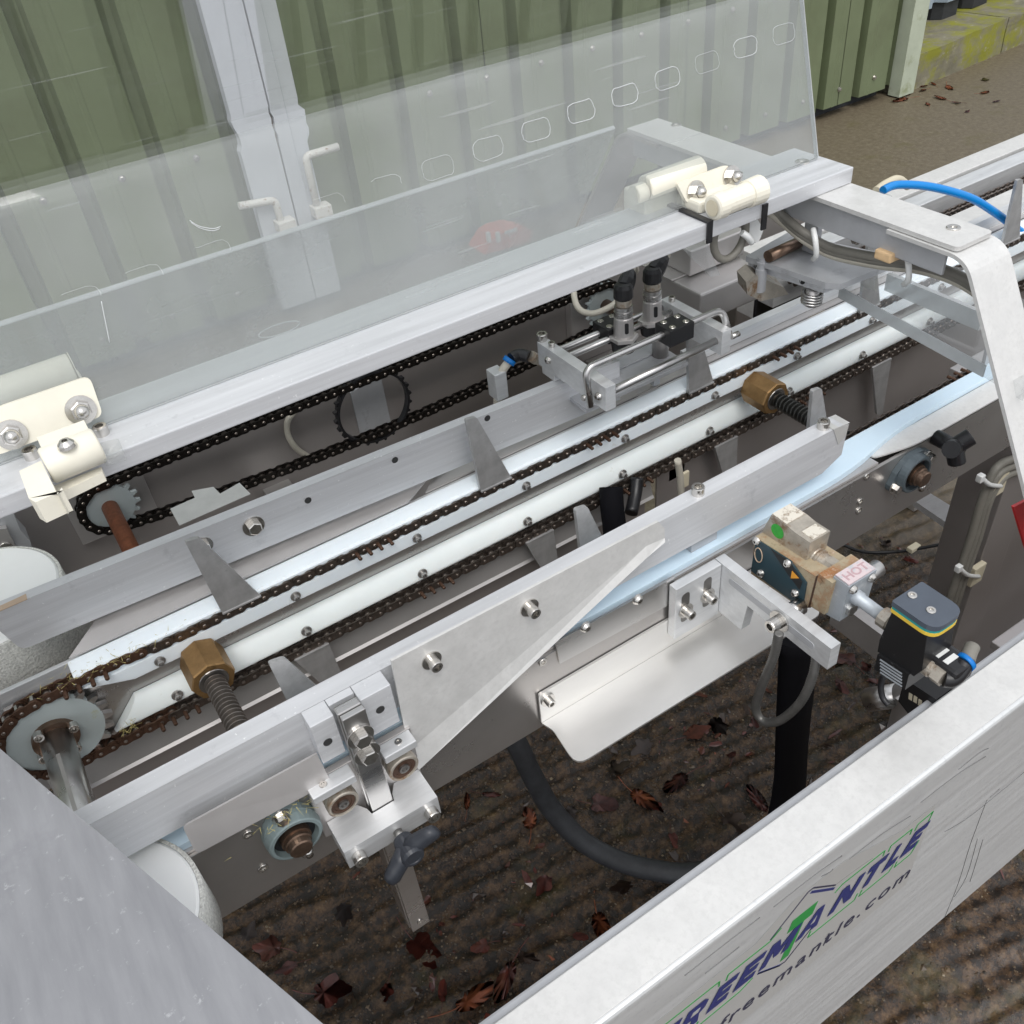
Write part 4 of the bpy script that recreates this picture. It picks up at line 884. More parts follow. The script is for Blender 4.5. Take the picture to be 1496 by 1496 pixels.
for xx_, cut in ((0, 1), (1.44, 0)):
    rg_ = []
    for q_ in range(N_ + 1):
        th = math.pi * q_ / N_; zz_ = (zlo + zhi) / 2 - (zhi - zlo) / 2 * math.cos(th); yy_ = 0.7440 - 0.0125 * math.sin(th) ** 0.55
        rg_.append(b.verts.new(((-0.082 + (zz_ - zlo) * 0.95) if cut else xx_, yy_, zz_)))
    if prv:
        for q_ in range(N_): b.faces.new((prv[q_], prv[q_ + 1], rg_[q_ + 1], rg_[q_])).smooth = True
    b.faces.new(rg_); prv = rg_
part('wear_strip', b, UHMW2, tk)
for k in range(9):
    x = -0.014 + k * 0.1452
    screw(BTND, (x, ys_ - 0.0003, 0.9325), NY, tk, 'rail_bolt', 0.92); screw(BTND, (x, 0.7316, 0.8740), NY, tk, 'rail_bolt')
# lower tray below the chain: bent steel, brighter fold at its lip
b = nb(); add_poly_prism(b, [(-0.16, 0.7525, 0.8415), (-0.16, 0.7405, 0.803), (-0.16, 0.7375, 0.800), (-0.16, 0.7400, 0.7975), (-0.16, 0.7435, 0.801), (-0.16, 0.7555, 0.8415)], (0.785, 0, 0)); part('drip_tray', b, STEEL_S, tk)
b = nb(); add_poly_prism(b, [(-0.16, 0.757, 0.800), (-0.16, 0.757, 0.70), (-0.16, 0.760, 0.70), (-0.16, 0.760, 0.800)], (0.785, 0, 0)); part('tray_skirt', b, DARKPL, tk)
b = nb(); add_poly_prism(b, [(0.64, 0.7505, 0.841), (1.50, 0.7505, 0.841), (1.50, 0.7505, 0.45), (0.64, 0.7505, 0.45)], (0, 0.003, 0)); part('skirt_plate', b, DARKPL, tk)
part('track_stay', bx(0.2, 0.24, 0.754, 1.084, 0.80, 0.815), STEEL_S, tk); part('track_stay', bx(1.3, 1.34, 0.754, 1.084, 0.80, 0.815), STEEL_S, tk)
part('track_stay', bx(1.46, 1.50, 0.535, 0.744, 0.80, 0.83), STEEL_S, tk)

# driving sprocket and shaft at the left end
sp = thing('sprocket', 'pale plastic toothed sprocket with bolted hub at the end of the middle chain', 'sprocket', (SCX, YC, SCZ))
b = nb(); add_lathe(b, (SCX, YC - 0.0035, SCZ), (0, 1, 0), [(0, SR - 0.0030), (0.007, SR - 0.0030)], 48); part('disc', b, mat('grey_polyacetal', (0.47, 0.53, 0.53), 0.35, var=0.06, vscale=20, spots=[((0.42, 0.42, 0.20), 40, 0.62, 0.75)]), sp)
NT = 22
b = nb()
for i in range(NT):
    a = 2 * math.pi * (i + 0.5) / NT; rr = SR
    pts = [(SCX + r_ * math.cos(a + da), YC - 0.003, SCZ + r_ * math.sin(a + da)) for r_, da in ((rr - 0.006, -0.11), (rr + 0.001, -0.06), (rr + 0.0055, -0.025), (rr + 0.0055, 0.025), (rr + 0.001, 0.06), (rr - 0.006, 0.11))]
    add_poly_prism(b, pts, (0, 0.0058, 0))
part('teeth', b, STEEL, sp)
b = nb(); add_lathe(b, (SCX, YC - 0.0036, SCZ), NY, [(0, 0.0215), (0.006, 0.0215), (0.006, 0.0165)], 32); part('hub_flange', b, SHAFTB, sp)
for a in (2.1, 0.45, -2.6, -1.0): screw(CAPS, (SCX + 0.0205 * math.cos(a), YC - 0.0096, SCZ + 0.0205 * math.sin(a)), NY, sp, 'cap_screw', 1.15)
b = nb(); add_cyl(b, (SCX, YC + 0.04, SCZ), (SCX, 0.50, SCZ), 0.0150, 28); sh = part('shaft', b, STEEL, sp)
b = nb(); add_box(b, SCX - 0.0018, SCX + 0.0018, 0.50, 0.69, SCZ + 0.0146, SCZ + 0.0152); part('keyway', b, PLATE, sh)
# dry grass and chaff caught in the chain
b = nb()
for k in range(160):
    c = Vector((random.gauss(-0.06, 0.035), YC + random.gauss(-0.001, 0.006), ZU + 0.007 + abs(random.gauss(0, 0.0025)))) if k < 90 else (Vector((random.gauss(-0.068, 0.006), YC - 0.006, ZL + 0.012 + abs(random.gauss(0, 0.006)))) if k < 120 else Vector((random.gauss(0.022, 0.022), 0.473 + random.gauss(0, 0.004), 0.951 + abs(random.gauss(0, 0.004)))))
    d_ = Vector((random.gauss(0, 1), random.gauss(0, 1), random.gauss(0, 0.5))).normalized() * random.uniform(0.002, 0.006)
    s_ = d_.cross(Vector((0, 0, 1))).normalized() * 0.0005
    b.faces.new([b.verts.new(c - d_ - s_), b.verts.new(c + d_ - s_), b.verts.new(c + d_ + s_ * 0.2)])
single('chaff', b, CHAFF, 'straw coloured chaff caught on the chain and bearing', 'chaff', (-0.06, YC, ZU), kind='stuff')

# ------------------------------------------------------------------ front conveyor side: plate, strip, chain, flange
sidepl = thing('side_plate', 'dark steel conveyor side plate with screws below the front rail', 'side plate', (0.5, 0.49, 0.84))
o = [(-0.058, 0.8520), (-0.055, 0.9480), (1.50, 0.9480), (1.50, 0.8520)]
b = nb(); add_poly_prism(b, [(v[0], 0.4870, v[1]) for v in o], (0, 0.004, 0)); part('plate', b, PLATE, sidepl)
# bright turned-out flange on the right half, tapering away near the rail end
q = [PZ(1248, 672, 0.9495), PZ(1285, 651, 0.9495), PZ(1300, 641, 0.9495)]
b = nb(); add_poly_prism(b, fillet([(0.740, 0.5130, 0.9505), (1.50, 0.5175, 0.9505), (1.50, 0.4865, 0.9505), (0.790, 0.4865, 0.9505), (0.735, 0.4990, 0.9505)], [0, 0, 0, 0.02, 0.01]), (0, 0, 0.0020)); part('flange', b, GUARD, sidepl)
b = nb(); add_poly_prism(b, [(-0.06, 0.4905, 0.9485), (0.735, 0.4905, 0.9485), (0.735, 0.503, 0.9485), (-0.06, 0.503, 0.9485)], (0, 0, 0.003)); part('inner_flange', b, STEEL_S, sidepl)
for px, py in ((362, 1219), (384, 1268), (793, 967), (796, 940), (1266, 696), (1254, 746), (931, 874), (1256, 733)): screw(CSKS, PY(px, py, 0.4868), NY, sidepl, 'countersunk_screw', 1.1)
strip = single('wear_strip', add_poly_prism(nb(), fillet([(-0.072, 0.4935, 0.9520), (0.700, 0.4935, 0.9520), (0.785, 0.5140, 0.9520), (1.498, 0.5190, 0.9520), (1.498, 0.5340, 0.9520), (-0.072, 0.5340, 0.9520)], [0, 0.05, 0.05, 0, 0, 0]), (0, 0, 0.0075)), BLUEW, 'long pale blue plastic strip beneath the front guide rail', 'strip', (0.6, 0.51, 0.95))
fpl = thing('inner_plate', 'inner steel plate behind the pale blue strip', 'plate', (0.6, 0.52, 0.85))
part('plate', bx(-0.06, 1.50, 0.504, 0.508, 0.845, 0.9445, 0.0005), PLATE, fpl)
part('stay', bx(1.20, 1.23, 0.4915, 0.5035, 0.86, 0.90), PLATE, fpl); part('stay', bx(0.3, 0.33, 0.4915, 0.5035, 0.86, 0.90), PLATE, fpl)
fc = thing('conveyor_chain', 'dark roller chain with lugs hidden behind the front guide rail', 'chain', (0.5, 0.5405, 0.94))
build_chain(fc, [(0.02, ZU), (1.46, ZU)], 0.5405, 'oily')
M_ = Matrix
for x in (0.069, 0.369, 0.672, 0.9755): inst('lug', LUG, fc, Matrix.Translation(Vector((x, 0.5345, ZU)) - ROOTLOC[fc.name]))
pins(PY(1378, 607, 0.545).x, ZU + 0.004, 4, fc, 0.552)

# bright cover flap on the left of the side plate
fl = thing('cover_flap', 'small rounded steel cover flap left of the clamp', 'cover flap', (0.0, 0.485, 0.95))
q = [PY(266, 1206, 0.4840), PY(462, 1099, 0.4840), PY(482, 1140, 0.4760), PY(286, 1246, 0.4760)]
b = nb(); add_poly_prism(b, fillet(q, [0.004, 0, 0, 0.006]), (0, -0.0022, 0.0006)); part('flap', b, STEEL_S, fl)

# ------------------------------------------------------------------ lead screws, brass nuts, bearings
def leadscrew(label, x, z, y0, y1, r, pitch, m, nut_label, nr):
    t = thing('lead_screw', label, 'lead screw', (x, (y0 + y1) / 2, z))
    prof = []; n_ = int((y0 - y1) / pitch)
    for i in range(n_):
        s = i * pitch; prof += [(s, r * 0.66), (s + pitch * 0.2, r * 0.66), (s + pitch * 0.4, r), (s + pitch * 0.6, r), (s + pitch * 0.8, r * 0.66)]
    prof.append((n_ * pitch, r * 0.8))
    b_ = nb(); add_lathe(b_, (x, y0, z), NY, prof, 20, smooth=False); part('threaded_rod', b_, m, t)
    nn = thing('brass_nut', nut_label, 'nut', (x, 0.71, z))
    b_ = nb(); u_ = []
    pr = [(0, nr * 0.96), (0.002, nr), (0.040, nr), (0.042, nr * 0.96), (0.042, r * 1.25), (0.036, r * 1.2)]
    tmp = nb(); add_lathe(tmp, (x, 0.7255, z), NY, pr, 8); 
    part('nut_body', tmp, BRASS, nn)
    b_ = nb(); add_lathe(b_, (x, 0.6832, z), NY, [(0, r * 1.4), (0.0008, r * 1.35)], 20); part('thread_relief', b_, BOLT_D, nn)
    return t
leadscrew('steel lead screw running forward from the left brass nut', 0.0225, 0.9155, 0.70, 0.508, 0.0108, 0.0056, SCREWM, 'hexagonal brass nut between the white strips on the left', 0.0225)
leadscrew('black coarse threaded lead screw from the right brass nut', 0.7790, 0.9185, 0.70, 0.508, 0.0108, 0.0060, mat('black_oiled_thread', (0.11, 0.11, 0.105), 0.3, 0.9, var=0.3, vscale=60), 'hexagonal brass nut between the white strips on the right', 0.0225)
def bearing(label, x, z, m, rot):
    t = thing('bearing_unit', label, 'bearing', (x, 0.48, z))
    y = 0.4868; b_ = nb(); L = 0.034; pts = []
    for i in range(28):
        a = 2 * math.pi * i / 28; rr = 0.0245
        e = max(0, abs(math.cos(a))) ** 5
        rr = 0.0245 + (L - 0.0245) * e * 1.0
        pts.append(Vector((rr * math.cos(a), 0, rr * math.sin(a) * (1 if abs(math.cos(a)) < 0.8 else 0.8))))
    pts = [Matrix.Rotation(-rot, 3, 'Y') @ q for q in pts]
    add_poly_prism(b_, [(x + q.x, y, z + q.z) for q in pts], (0, -0.007, 0)); part('flange', b_, m, t)
    b_ = nb(); add_lathe(b_, (x, y - 0.0071, z), NY, [(0, 0.0245), (0.008, 0.0232), (0.009, 0.0220), (0.009, 0.0195), (0.002, 0.0190)], 32, smooth=False); part('housing', b_, m, t)
    b_ = nb(); add_lathe(b_, (x, y - 0.0092, z), NY, [(0, 0.0188), (0.0008, 0.0186), (0.0008, 0.0135)], 28); part('inner_seal', b_, BLACK, t)
    b_ = nb(); add_lathe(b_, (x, y - 0.0101, z), NY, [(0, 0.0132), (0.006, 0.0130), (0.0062, 0.0115), (0.010, 0.0115), (0.0108, 0.0100), (0.016, 0.0098), (0.017, 0.0085)], 24); part('shaft_end', b_, SHAFTB, t)
    for s in (-1, 1):
        v = Matrix.Rotation(-rot, 3, 'Y') @ Vector((s * 0.0275, 0, 0)); screw(HEXS, (x + v.x, y - 0.0071, z + v.z), NY, t, 'hex_bolt', 1.15)
    b_ = nb(); add_cyl(b_, (x + 0.004, y - 0.022, z - 0.011), (x + 0.004, y - 0.022, z - 0.0195), 0.0036, 12); part('grub_screw', b_, BOLT, t)
    return t
bearing('blue grey flange bearing with a brown shaft end on the left', 0.0225, 0.9195, BEARING, R(97))
bearing('dark flange bearing with a brown shaft end on the right', 0.7830, 0.9215, BEARING_D, R(20))
kb = thing('clamp_knob', 'black lobed clamp knob on the dark plate below the flange', 'knob', (0.86, 0.48, 0.92))
b = nb(); c = PY(1385, 648, 0.47); add_cyl(b, (c.x, 0.4868, c.z), (c.x, 0.452, c.z), 0.009, 18); part('stem', b, BLACK, kb)
for a in (0.6, 2.7, 4.8):
    b = nb(); add_tube(b, [(c.x, 0.462, c.z), (c.x + 0.011 * math.cos(a), 0.458, c.z + 0.011 * math.sin(a)), (c.x + 0.019 * math.cos(a), 0.455, c.z + 0.019 * math.sin(a))], 0.010, 12, 5); part('lobe', b, BLACK, kb)

# ------------------------------------------------------------------ synchronising chain at the back
YR = 1.045
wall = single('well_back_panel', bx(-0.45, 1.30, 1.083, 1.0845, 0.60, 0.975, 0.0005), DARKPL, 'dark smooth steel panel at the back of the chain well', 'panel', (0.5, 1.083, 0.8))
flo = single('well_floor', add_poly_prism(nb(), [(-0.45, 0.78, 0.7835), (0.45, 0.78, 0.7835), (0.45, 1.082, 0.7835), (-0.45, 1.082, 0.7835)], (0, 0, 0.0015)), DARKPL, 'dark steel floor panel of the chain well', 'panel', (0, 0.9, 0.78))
sc_ = thing('timing_chain', 'black greasy chain loop in the well behind the guide bar', 'chain', (0.4, YR, 0.9))
r_s = 0.0335; x1_, x2_ = 0.0085, 0.779; zc_ = 0.9110
low = [(x2_ - (x2_ - x1_) * i / 30, zc_ - r_s - 0.022 * math.sin(math.pi * i / 30) ** 0.8) for i in range(31)]
path = arc(x1_, zc_, r_s, 1.5 * math.pi, 0.5 * math.pi) + [(x1_ + (x2_ - x1_) * i / 20, zc_ + r_s) for i in range(1, 20)] + arc(x2_, zc_, r_s, 0.5 * math.pi, -0.5 * math.pi) + low[1:]
build_chain(sc_, path, YR, 'black', closed=True)
GREYD = mat('zinc_sprocket', (0.40, 0.45, 0.46), 0.42, 0.25, var=0.08, vscale=25, spots=[((0.36, 0.36, 0.12), 24, 0.60, 0.78)])
for x, lab, sl in ((x1_, 'grey sprocket with a rusty shaft at the left end of the well', 'rusty copper coloured shaft running forward from the left well sprocket'), (x2_, 'grey sprocket at the right end of the well behind the sensors', 'brown shaft of the right well sprocket')):
    t = thing('sprocket', lab, 'sprocket', (x, YR, zc_))
    b = nb(); add_lathe(b, (x, YR - 0.003, zc_), (0, 1, 0), [(0, r_s - 0.003), (0.006, r_s - 0.003)], 40); part('disc', b, GREYD, t)
    b = nb()
    for i in range(17):
        a = 2 * math.pi * (i + 0.5) / 17
        add_poly_prism(b, [(x + rr * math.cos(a + da), YR - 0.0026, zc_ + rr * math.sin(a + da)) for rr, da in ((r_s - 0.005, -0.13), (r_s + 0.0035, -0.03), (r_s + 0.0035, 0.03), (r_s - 0.005, 0.13))], (0, 0.0052, 0))
    part('teeth', b, GREYD, t)
    b = nb(); add_cyl(b, (x, YR + 0.012, zc_), (x, 0.79 if x < 0.1 else 0.965, zc_), 0.0100, 20); part('shaft', b, COPPER if x < 0.1 else SHAFTB, t)
    part('bearing_plate', bx(x - 0.048, x + 0.052, 1.068, 1.0825, zc_ - 0.055, zc_ + 0.06, 0.001), STEEL_S, t)
    b = nb(); add_cyl(b, (x, YR + 0.0121, zc_), (x, 1.0678, zc_), 0.013, 16); part('boss', b, SHAFTB, t)
# black tension ring between the runs
t = thing('tension_ring', 'thin black toothed ring standing between the two chain runs', 'ring', (0.376, YR, 0.90))
cx_, cz_, rr = 0.3740, 0.8990, 0.0555
b = nb(); add_lathe(b, (cx_, YR - 0.005, cz_), (0, 1, 0), [(0, rr), (0.010, rr), (0.010, rr - 0.0035), (0, rr - 0.0035), (0, rr)], 56, False, False); part('ring', b, BLACK, t)
b = nb()
for i in range(26):
    a = 2 * math.pi * i / 26
    add_poly_prism(b, [(cx_ + r2 * math.cos(a + da), YR - 0.0035, cz_ + r2 * math.sin(a + da)) for r2, da in ((rr - 0.001, -0.07), (rr + 0.004, -0.02), (rr + 0.004, 0.02), (rr - 0.001, 0.07))], (0, 0.007, 0))
part('teeth', b, BLACK, t)
part_b = nb(); yprism(part_b, [(512, 574), (556, 548), (572, 622), (528, 640)], 1.080, 0.0025); single('cover_plate', part_b, ALU_D, 'flat grey cover plate seen through the black ring', 'plate', PY(540, 590, 1.08))
b = nb(); add_tube(b, [PY(430, 601, 1.078), PY(420, 616, 1.07), PY(421, 636, 1.068), PY(433, 655, 1.07), PY(450, 667, 1.076)], 0.0042, 10); single('cable_loop', b, PALECABLE, 'short pale cable loop on the back of the well', 'cable', PY(425, 635, 1.07))

# belt pulleys with vertical axes at the left end
def pulley(label, x, y, zt_, r_, h_):
    t = thing('belt_pulley', label, 'pulley', (x, y, zt_ - h_))
    b_ = nb(); add_lathe(b_, (x, y, zt_ - h_), UP, [(0, r_), (h_ - 0.002, r_), (h_, r_ - 0.002)], 64); part('pulley_body', b_, WHITEP, t)
    b_ = nb(); add_lathe(b_, (x, y, zt_ - h_ + 0.001), UP, [(0, r_ + 0.0002), (0, r_ + 0.0035), (h_ - 0.0035, r_ + 0.0035), (h_ - 0.0028, r_ + 0.003), (h_ - 0.0028, r_ + 0.0002)], 96, False, False, smooth=True); part('belt', b_, BELT, t)
    b_ = nb(); add_cyl(b_, (x, y, 0.72), (x, y, zt_ - h_ - 0.0002), 0.012, 18); part('spindle', b_, STEEL, t)
    b_ = nb(); add_lathe(b_, (x, y, zt_ + 0.0002), UP, [(0, 0.012), (0.004, 0.012), (0.004, 0.005)], 20); part('hub_washer', b_, BOLT_D, t)
    return t
pulley('white plastic belt pulley with ribbed belt behind the guide bar', -0.145, 0.885, 0.972, 0.080, 0.135)
pulley('white plastic belt pulley with ribbed belt beside the end cover', -0.126, 0.459, 0.966, 0.0715, 0.050)
t = thing('pivot_bracket', 'rough grey cast bracket with a pivot screw at the left edge of the well', 'bracket', (-0.13, 1.0, 0.78))
b = nb(); yprism(b, [(-20, 752), (18, 746), (30, 775), (44, 790), (56, 830), (50, 850), (-20, 850)], 1.02, 0.03); part('bracket_body', b, ALU_D, t)
b = nb(); yprism(b, [(-15, 775), (10, 772), (24, 800), (40, 810), (40, 835), (-15, 835)], 1.012, 0.0075); part('cover', b, STEEL_S, t)
screw(CSK, PY(8, 800, 1.0118), NY, t, 'countersunk_screw', 1.2)
part('bracket_foot', bx(-0.20, -0.10, 1.02, 1.08, 0.7855, 0.86), ALU_D, t)

# ------------------------------------------------------------------ guide bars
# rear bar: two pixel-traced edges on its top at z = 1.03, 54 mm deep
g = thing('guide_bar', 'long flat aluminium guide bar behind the middle chain', 'guide bar', (0.2, 0.77, 0.97))
fa, fb = PZ(-25, 901, 1.03), PZ(905, 527, 1.03)
tv = Vector((0, 0.0125, 0))
o = [fa, fb, fb + Vector((0.0, 0, -0.054)), fa + Vector((0.012, 0, -0.054))]
b = nb(); add_poly_prism(b, fillet(o, [0, 0, 0, 0.008]), tv); part('bar', b, ALU, g)
def on_bar(px, py):
    n_ = (fb - fa).cross(Vector((0, 0, 1))).normalized(); d_ = _ray(px, py); return CAM + d_ * ((fa - CAM).dot(n_) / d_.dot(n_))
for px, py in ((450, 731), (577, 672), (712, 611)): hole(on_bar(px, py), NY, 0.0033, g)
screw(HEXW, on_bar(370, 768), NY, g, 'hex_bolt', 0.95); screw(HEXW, on_bar(296, 797), NY, g, 'hex_bolt', 0.85)
b = nb(); zprism(b, [(-20, 895), (30, 872), (38, 868), (40, 876), (-20, 902)], 1.0303, 0.0006); part('tape_patch', b, mat('aged_tape', (0.50, 0.38, 0.28), 0.6, var=0.15, vscale=40), g)
# torn tape patch on top of the bar
b = nb(); zprism(b, [(249, 744), (285, 728), (280, 718), (312, 712), (322, 722), (350, 706), (366, 722), (262, 768)], 1.032, 0.0008); part('torn_tape', b, mat('silver_tape', (0.62, 0.62, 0.60), 0.45, 0.4, var=0.08, vscale=50), g)
part('bar_bracket', bx(0.03, 0.06, 0.7905, 0.80, 0.83, 1.00), STEEL_S, g); part('bar_bracket_foot', bx(0.03, 0.06, 0.7505, 0.80, 0.82, 0.8295), STEEL_S, g)
q = PZ(735, 548, 1.034); part('end_block', bx(q.x - 0.010, q.x + 0.006, q.y + 0.002, q.y + 0.022, 1.0, 1.036), ALU_B, g)
# folded slide sheet under the bar, seen between bar and wear strip
t = thing('slide_sheet', 'bent steel slide sheet between the guide bar and the white strip', 'sheet', (0.3, 0.77, 0.95))
b = nb(); add_poly_prism(b, [(-0.085, 0.7525, 0.9600), (0.285, 0.7525, 0.9600), (0.355, 0.785, 0.972), (0.355, 0.80, 0.976), (-0.02, 0.80, 0.976)], (0, 0.0003, 0.0022)); part('sheet', b, STEEL_S, t)
part('edge_rail', bx(-0.17, 1.45, 0.7523, 0.7575, 0.930, 0.9570, 0.0008), ALU_B, t)
b = nb(); add_poly_prism(b, [(0.31, 0.7580, 0.9575), (1.45, 0.7580, 0.9575), (1.45, 0.790, 0.9575), (0.345, 0.790, 0.9575)], (0, 0, 0.002)); part('ledge', b, STEEL_S, t)
b = nb(); add_poly_prism(b, [(0.70, 0.768, 0.9600), (1.40, 0.768, 0.9600), (1.40, 0.768, 0.978), (0.70, 0.768, 0.978)], (0, 0.012, 0)); part('rail_bar', b, ALU_B, t)
part('under_stay', bx(0.66, 0.69, 0.7505, 0.90, 0.80, 0.83), ALU_B, t)
q = PY(575, 735, 0.78)
t = thing('air_fitting', 'tiny blue push fitting beside the slide sheet', 'fitting', q)
b = nb(); add_cyl(b, q, q + Vector((0.012, 0.002, 0.003)), 0.0045, 14); part('fitting_body', b, BLUER, t)
b = nb(); add_cyl(b, q + Vector((0.012, 0.002, 0.003)), q + Vector((0.026, 0.004, 0.004)), 0.003, 10); part('tube', b, PALECABLE, t)

# front rail
rl = thing('guide_rail', 'long aluminium front guide rail with cap screws on top', 'guide rail', (0.3, 0.505, 0.975))
RY0, RY1, RZ0, RZ1 = 0.4955, 0.5135, 0.9765, 1.0300
xe = 0.678
o = [(-0.16, RZ0), (-0.16, RZ1), (xe - 0.010, RZ1), (xe, RZ1 - 0.004), (xe - 0.003, RZ0 + 0.012), (xe - 0.030, RZ0)]
b = nb(); add_poly_prism(b, [(v[0], RY0, v[1]) for v in o], (0, RY1 - RY0, 0)); part('rail', b, ALU, rl)
b = nb(); add_poly_prism(b, [(xe - 0.024, RY0 - 0.0006, RZ1 + 0.0004), (xe + 0.0005, RY0 - 0.0006, RZ1 - 0.002), (xe + 0.0005, RY1 + 0.0004, RZ1 - 0.002), (xe - 0.024, RY1 + 0.0004, RZ1 + 0.0004)], (0, 0, 0.0004)); part('end_tape', b, MATS['silver_tape'], rl)
b = nb(); add_poly_prism(b, [(xe - 0.0235, RY0 - 0.0003, RZ1 + 0.0002), (xe - 0.0005, RY0 - 0.0003, RZ1 - 0.003), (xe - 0.002, RY0 - 0.0003, RZ1 - 0.016), (xe - 0.012, RY0 - 0.0003, RZ1 - 0.024)], (0, -0.0005, 0)); part('end_tape', b, MATS['silver_tape'], rl)
for px, py in ((1017, 719), (1196, 621)): screw(CAP, (PZ(px, py, RZ1).x, 0.5045, RZ1), UP, rl, 'cap_screw', 0.98)
for x_ in (0.10, 0.48): part('rail_post', bx(x_, x_ + 0.02, 0.5155, 0.519, 0.9598, 1.02, 0.0005), ALU_D, rl)
part('rail_foot', bx(0.093, 0.127, 0.5005, 0.5150, 0.9600, 0.9763, 0.0005), ALU_D, rl); part('rail_foot', bx(0.473, 0.507, 0.5005, 0.5150, 0.9600, 0.9763, 0.0005), ALU_D, rl)

# ------------------------------------------------------------------ height clamp on the front rail
cl = thing('height_clamp', 'aluminium slide clamp with rollers and a slate wing knob on the front rail', 'clamp', (0.095, 0.47, 0.93))
for x0, x1 in ((0.0645, 0.0845), (0.1075, 0.1345)): part('mount_block', bx(x0, x1, 0.4768, 0.4952, 0.9830, 1.0303, 0.0008), ALU, cl)
part('mount_back', bx(0.0850, 0.1070, 0.4875, 0.4952, 0.9830, 1.0301, 0.0005), ALU, cl)
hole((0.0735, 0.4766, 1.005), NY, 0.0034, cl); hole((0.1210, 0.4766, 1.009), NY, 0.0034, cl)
# slide bar: two layers
b = nb(); add_box(b, 0.0862, 0.1062, 0.4700, 0.4788, 0.688, 1.036, 0.001); sb = part('slide_bar', b, STEEL, cl)
b = nb(); add_box(b, 0.0862, 0.1062, 0.4790, 0.4945, 0.688, 0.8480, 0.001); part('slide_bar', b, STEEL, cl)
b = nb(); add_box(b, 0.0872, 0.1068, 0.4640, 0.4696, 0.688, 1.0345, 0.0008); part('slide_bar', b, STEEL, cl)
screw(CSKS, (0.097, 0.4639, 0.700), NY, cl, 'countersunk_screw', 0.8)
screw(HEXW, (0.0965, 0.4638, 1.008), NY, cl, 'hex_bolt', 0.95); screw(HEXW, (0.0975, 0.4638, 0.985), NY, cl, 'hex_bolt', 0.95)
part('roller_plate', bx(0.045, 0.142, 0.4790, 0.4862, 0.888, 0.9655, 0.001), STEEL_S, cl)
for x0, x1 in ((0.0455, 0.083), (0.110, 0.140)): part('stop_block', bx(x0, x1, 0.4640, 0.4788, 0.9575, 0.9657, 0.001), ALU_B, cl)
for x_ in (0.058, 0.127): screw(CSKS, (x_, 0.472, 0.9658), UP, cl, 'grub_screw', 0.8)
for x_, z_ in ((0.0665, 0.9400), (0.1235, 0.9405)):
    b = nb(); add_lathe(b, (x_, 0.4788, z_), NY, [(0, 0.0135), (0.004, 0.0135), (0.0045, 0.0125), (0.008, 0.0125), (0.0085, 0.0138), (0.0150, 0.0138), (0.0158, 0.0128), (0.0158, 0.0112), (0.0140, 0.0108)], 32, smooth=False); r_o = part('roller', b, BEIGEM, cl)
    b = nb(); add_lathe(b, (x_, 0.4646, z_), NY, [(0, 0.0107), (0.0006, 0.0105), (0.0006, 0.0080), (0.0001, 0.0078)], 28); part('race', b, CHAIN_R, r_o)
    b = nb(); add_lathe(b, (x_, 0.4643, z_), NY, [(0, 0.0048), (0.0018, 0.0046), (0.0018, 0.0026), (0.0006, 0.0024)], 18); part('axle_screw', b, BOLT_D, r_o)
part('back_bar', bx(0.0525, 0.1400, 0.4700, 0.4788, 0.905, 0.932, 0.0008), ALU_B, cl) if False else None
b = nb(); o = fillet([(0.0505, 0.4785, 0), (0.0505, 0.4350, 0), (0.1395, 0.4350, 0), (0.1395, 0.4785, 0), (0.1100, 0.4785, 0), (0.1072, 0.4630, 0), (0.0860, 0.4630, 0), (0.0830, 0.4785, 0)], [0.001, 0.001, 0.001, 0.001, 0.006, 0.0, 0.0, 0.006])
o = [(0.0505, 0.4785), (0.0505, 0.4440), (0.1395, 0.4440), (0.1395, 0.4785), (0.1150, 0.4785), (0.1090, 0.4700), (0.1075, 0.4632), (0.0858, 0.4632), (0.0845, 0.4700), (0.0790, 0.4785)]
add_poly_prism(b, [(v[0], v[1], 0.8835) for v in o], (0, 0, 0.0245)); part('clamp_jaw', b, ALU_B, cl)
for x_ in (0.0605, 0.1300): screw(CAP, (x_, 0.4438, 0.8950), NY, cl, 'cap_screw', 0.95)
b = nb(); add_cyl(b, (0.098, 0.4438, 0.894), (0.098, 0.432, 0.894), 0.0042, 12); part('knob_stud', b, BOLT, cl)
KZ = 0.894
b = nb(); add_lathe(b, (0.098, 0.436, KZ), NY, [(0, 0.0080), (0.004, 0.0092), (0.020, 0.0105), (0.023, 0.0090), (0.023, 0.0066), (0.0222, 0.0062)], 24, smooth=False); kn_ = part('knob_hub', b, KNOB, cl)
for s_ in (-1, 1):
    b = nb(); an = 0.55; d1 = Vector((math.cos(an) * s_, 0, math.sin(an) * s_)); d2 = Vector((-math.sin(an), 0, math.cos(an)))
    prev = None
    for k, (rr_, hw, y0k, y1k) in enumerate(((0.002, 0.0100, 0.4340, 0.4135), (0.011, 0.0092, 0.4300, 0.4140), (0.019, 0.0088, 0.4270, 0.4120), (0.025, 0.0092, 0.4240, 0.4110), (0.029, 0.0070, 0.4220, 0.4120), (0.0302, 0.0030, 0.4200, 0.4140))):
        c_ = Vector((0.098, 0, KZ)) + d1 * rr_
        rg_ = []
        for q_ in range(10):
            th = 2 * math.pi * q_ / 10
            rg_.append(b.verts.new(c_ + d2 * (hw * math.cos(th)) + Vector((0, (y0k + y1k) / 2 + (y0k - y1k) / 2 * math.sin(th), 0))))
        if prev:
            for q_ in range(10): b.faces.new((prev[q_], prev[(q_ + 1) % 10], rg_[(q_ + 1) % 10], rg_[q_])).smooth = True
        else: b.faces.new(rg_)
        prev = rg_
    b.faces.new(prev); part('knob_wing', b, KNOB, cl)

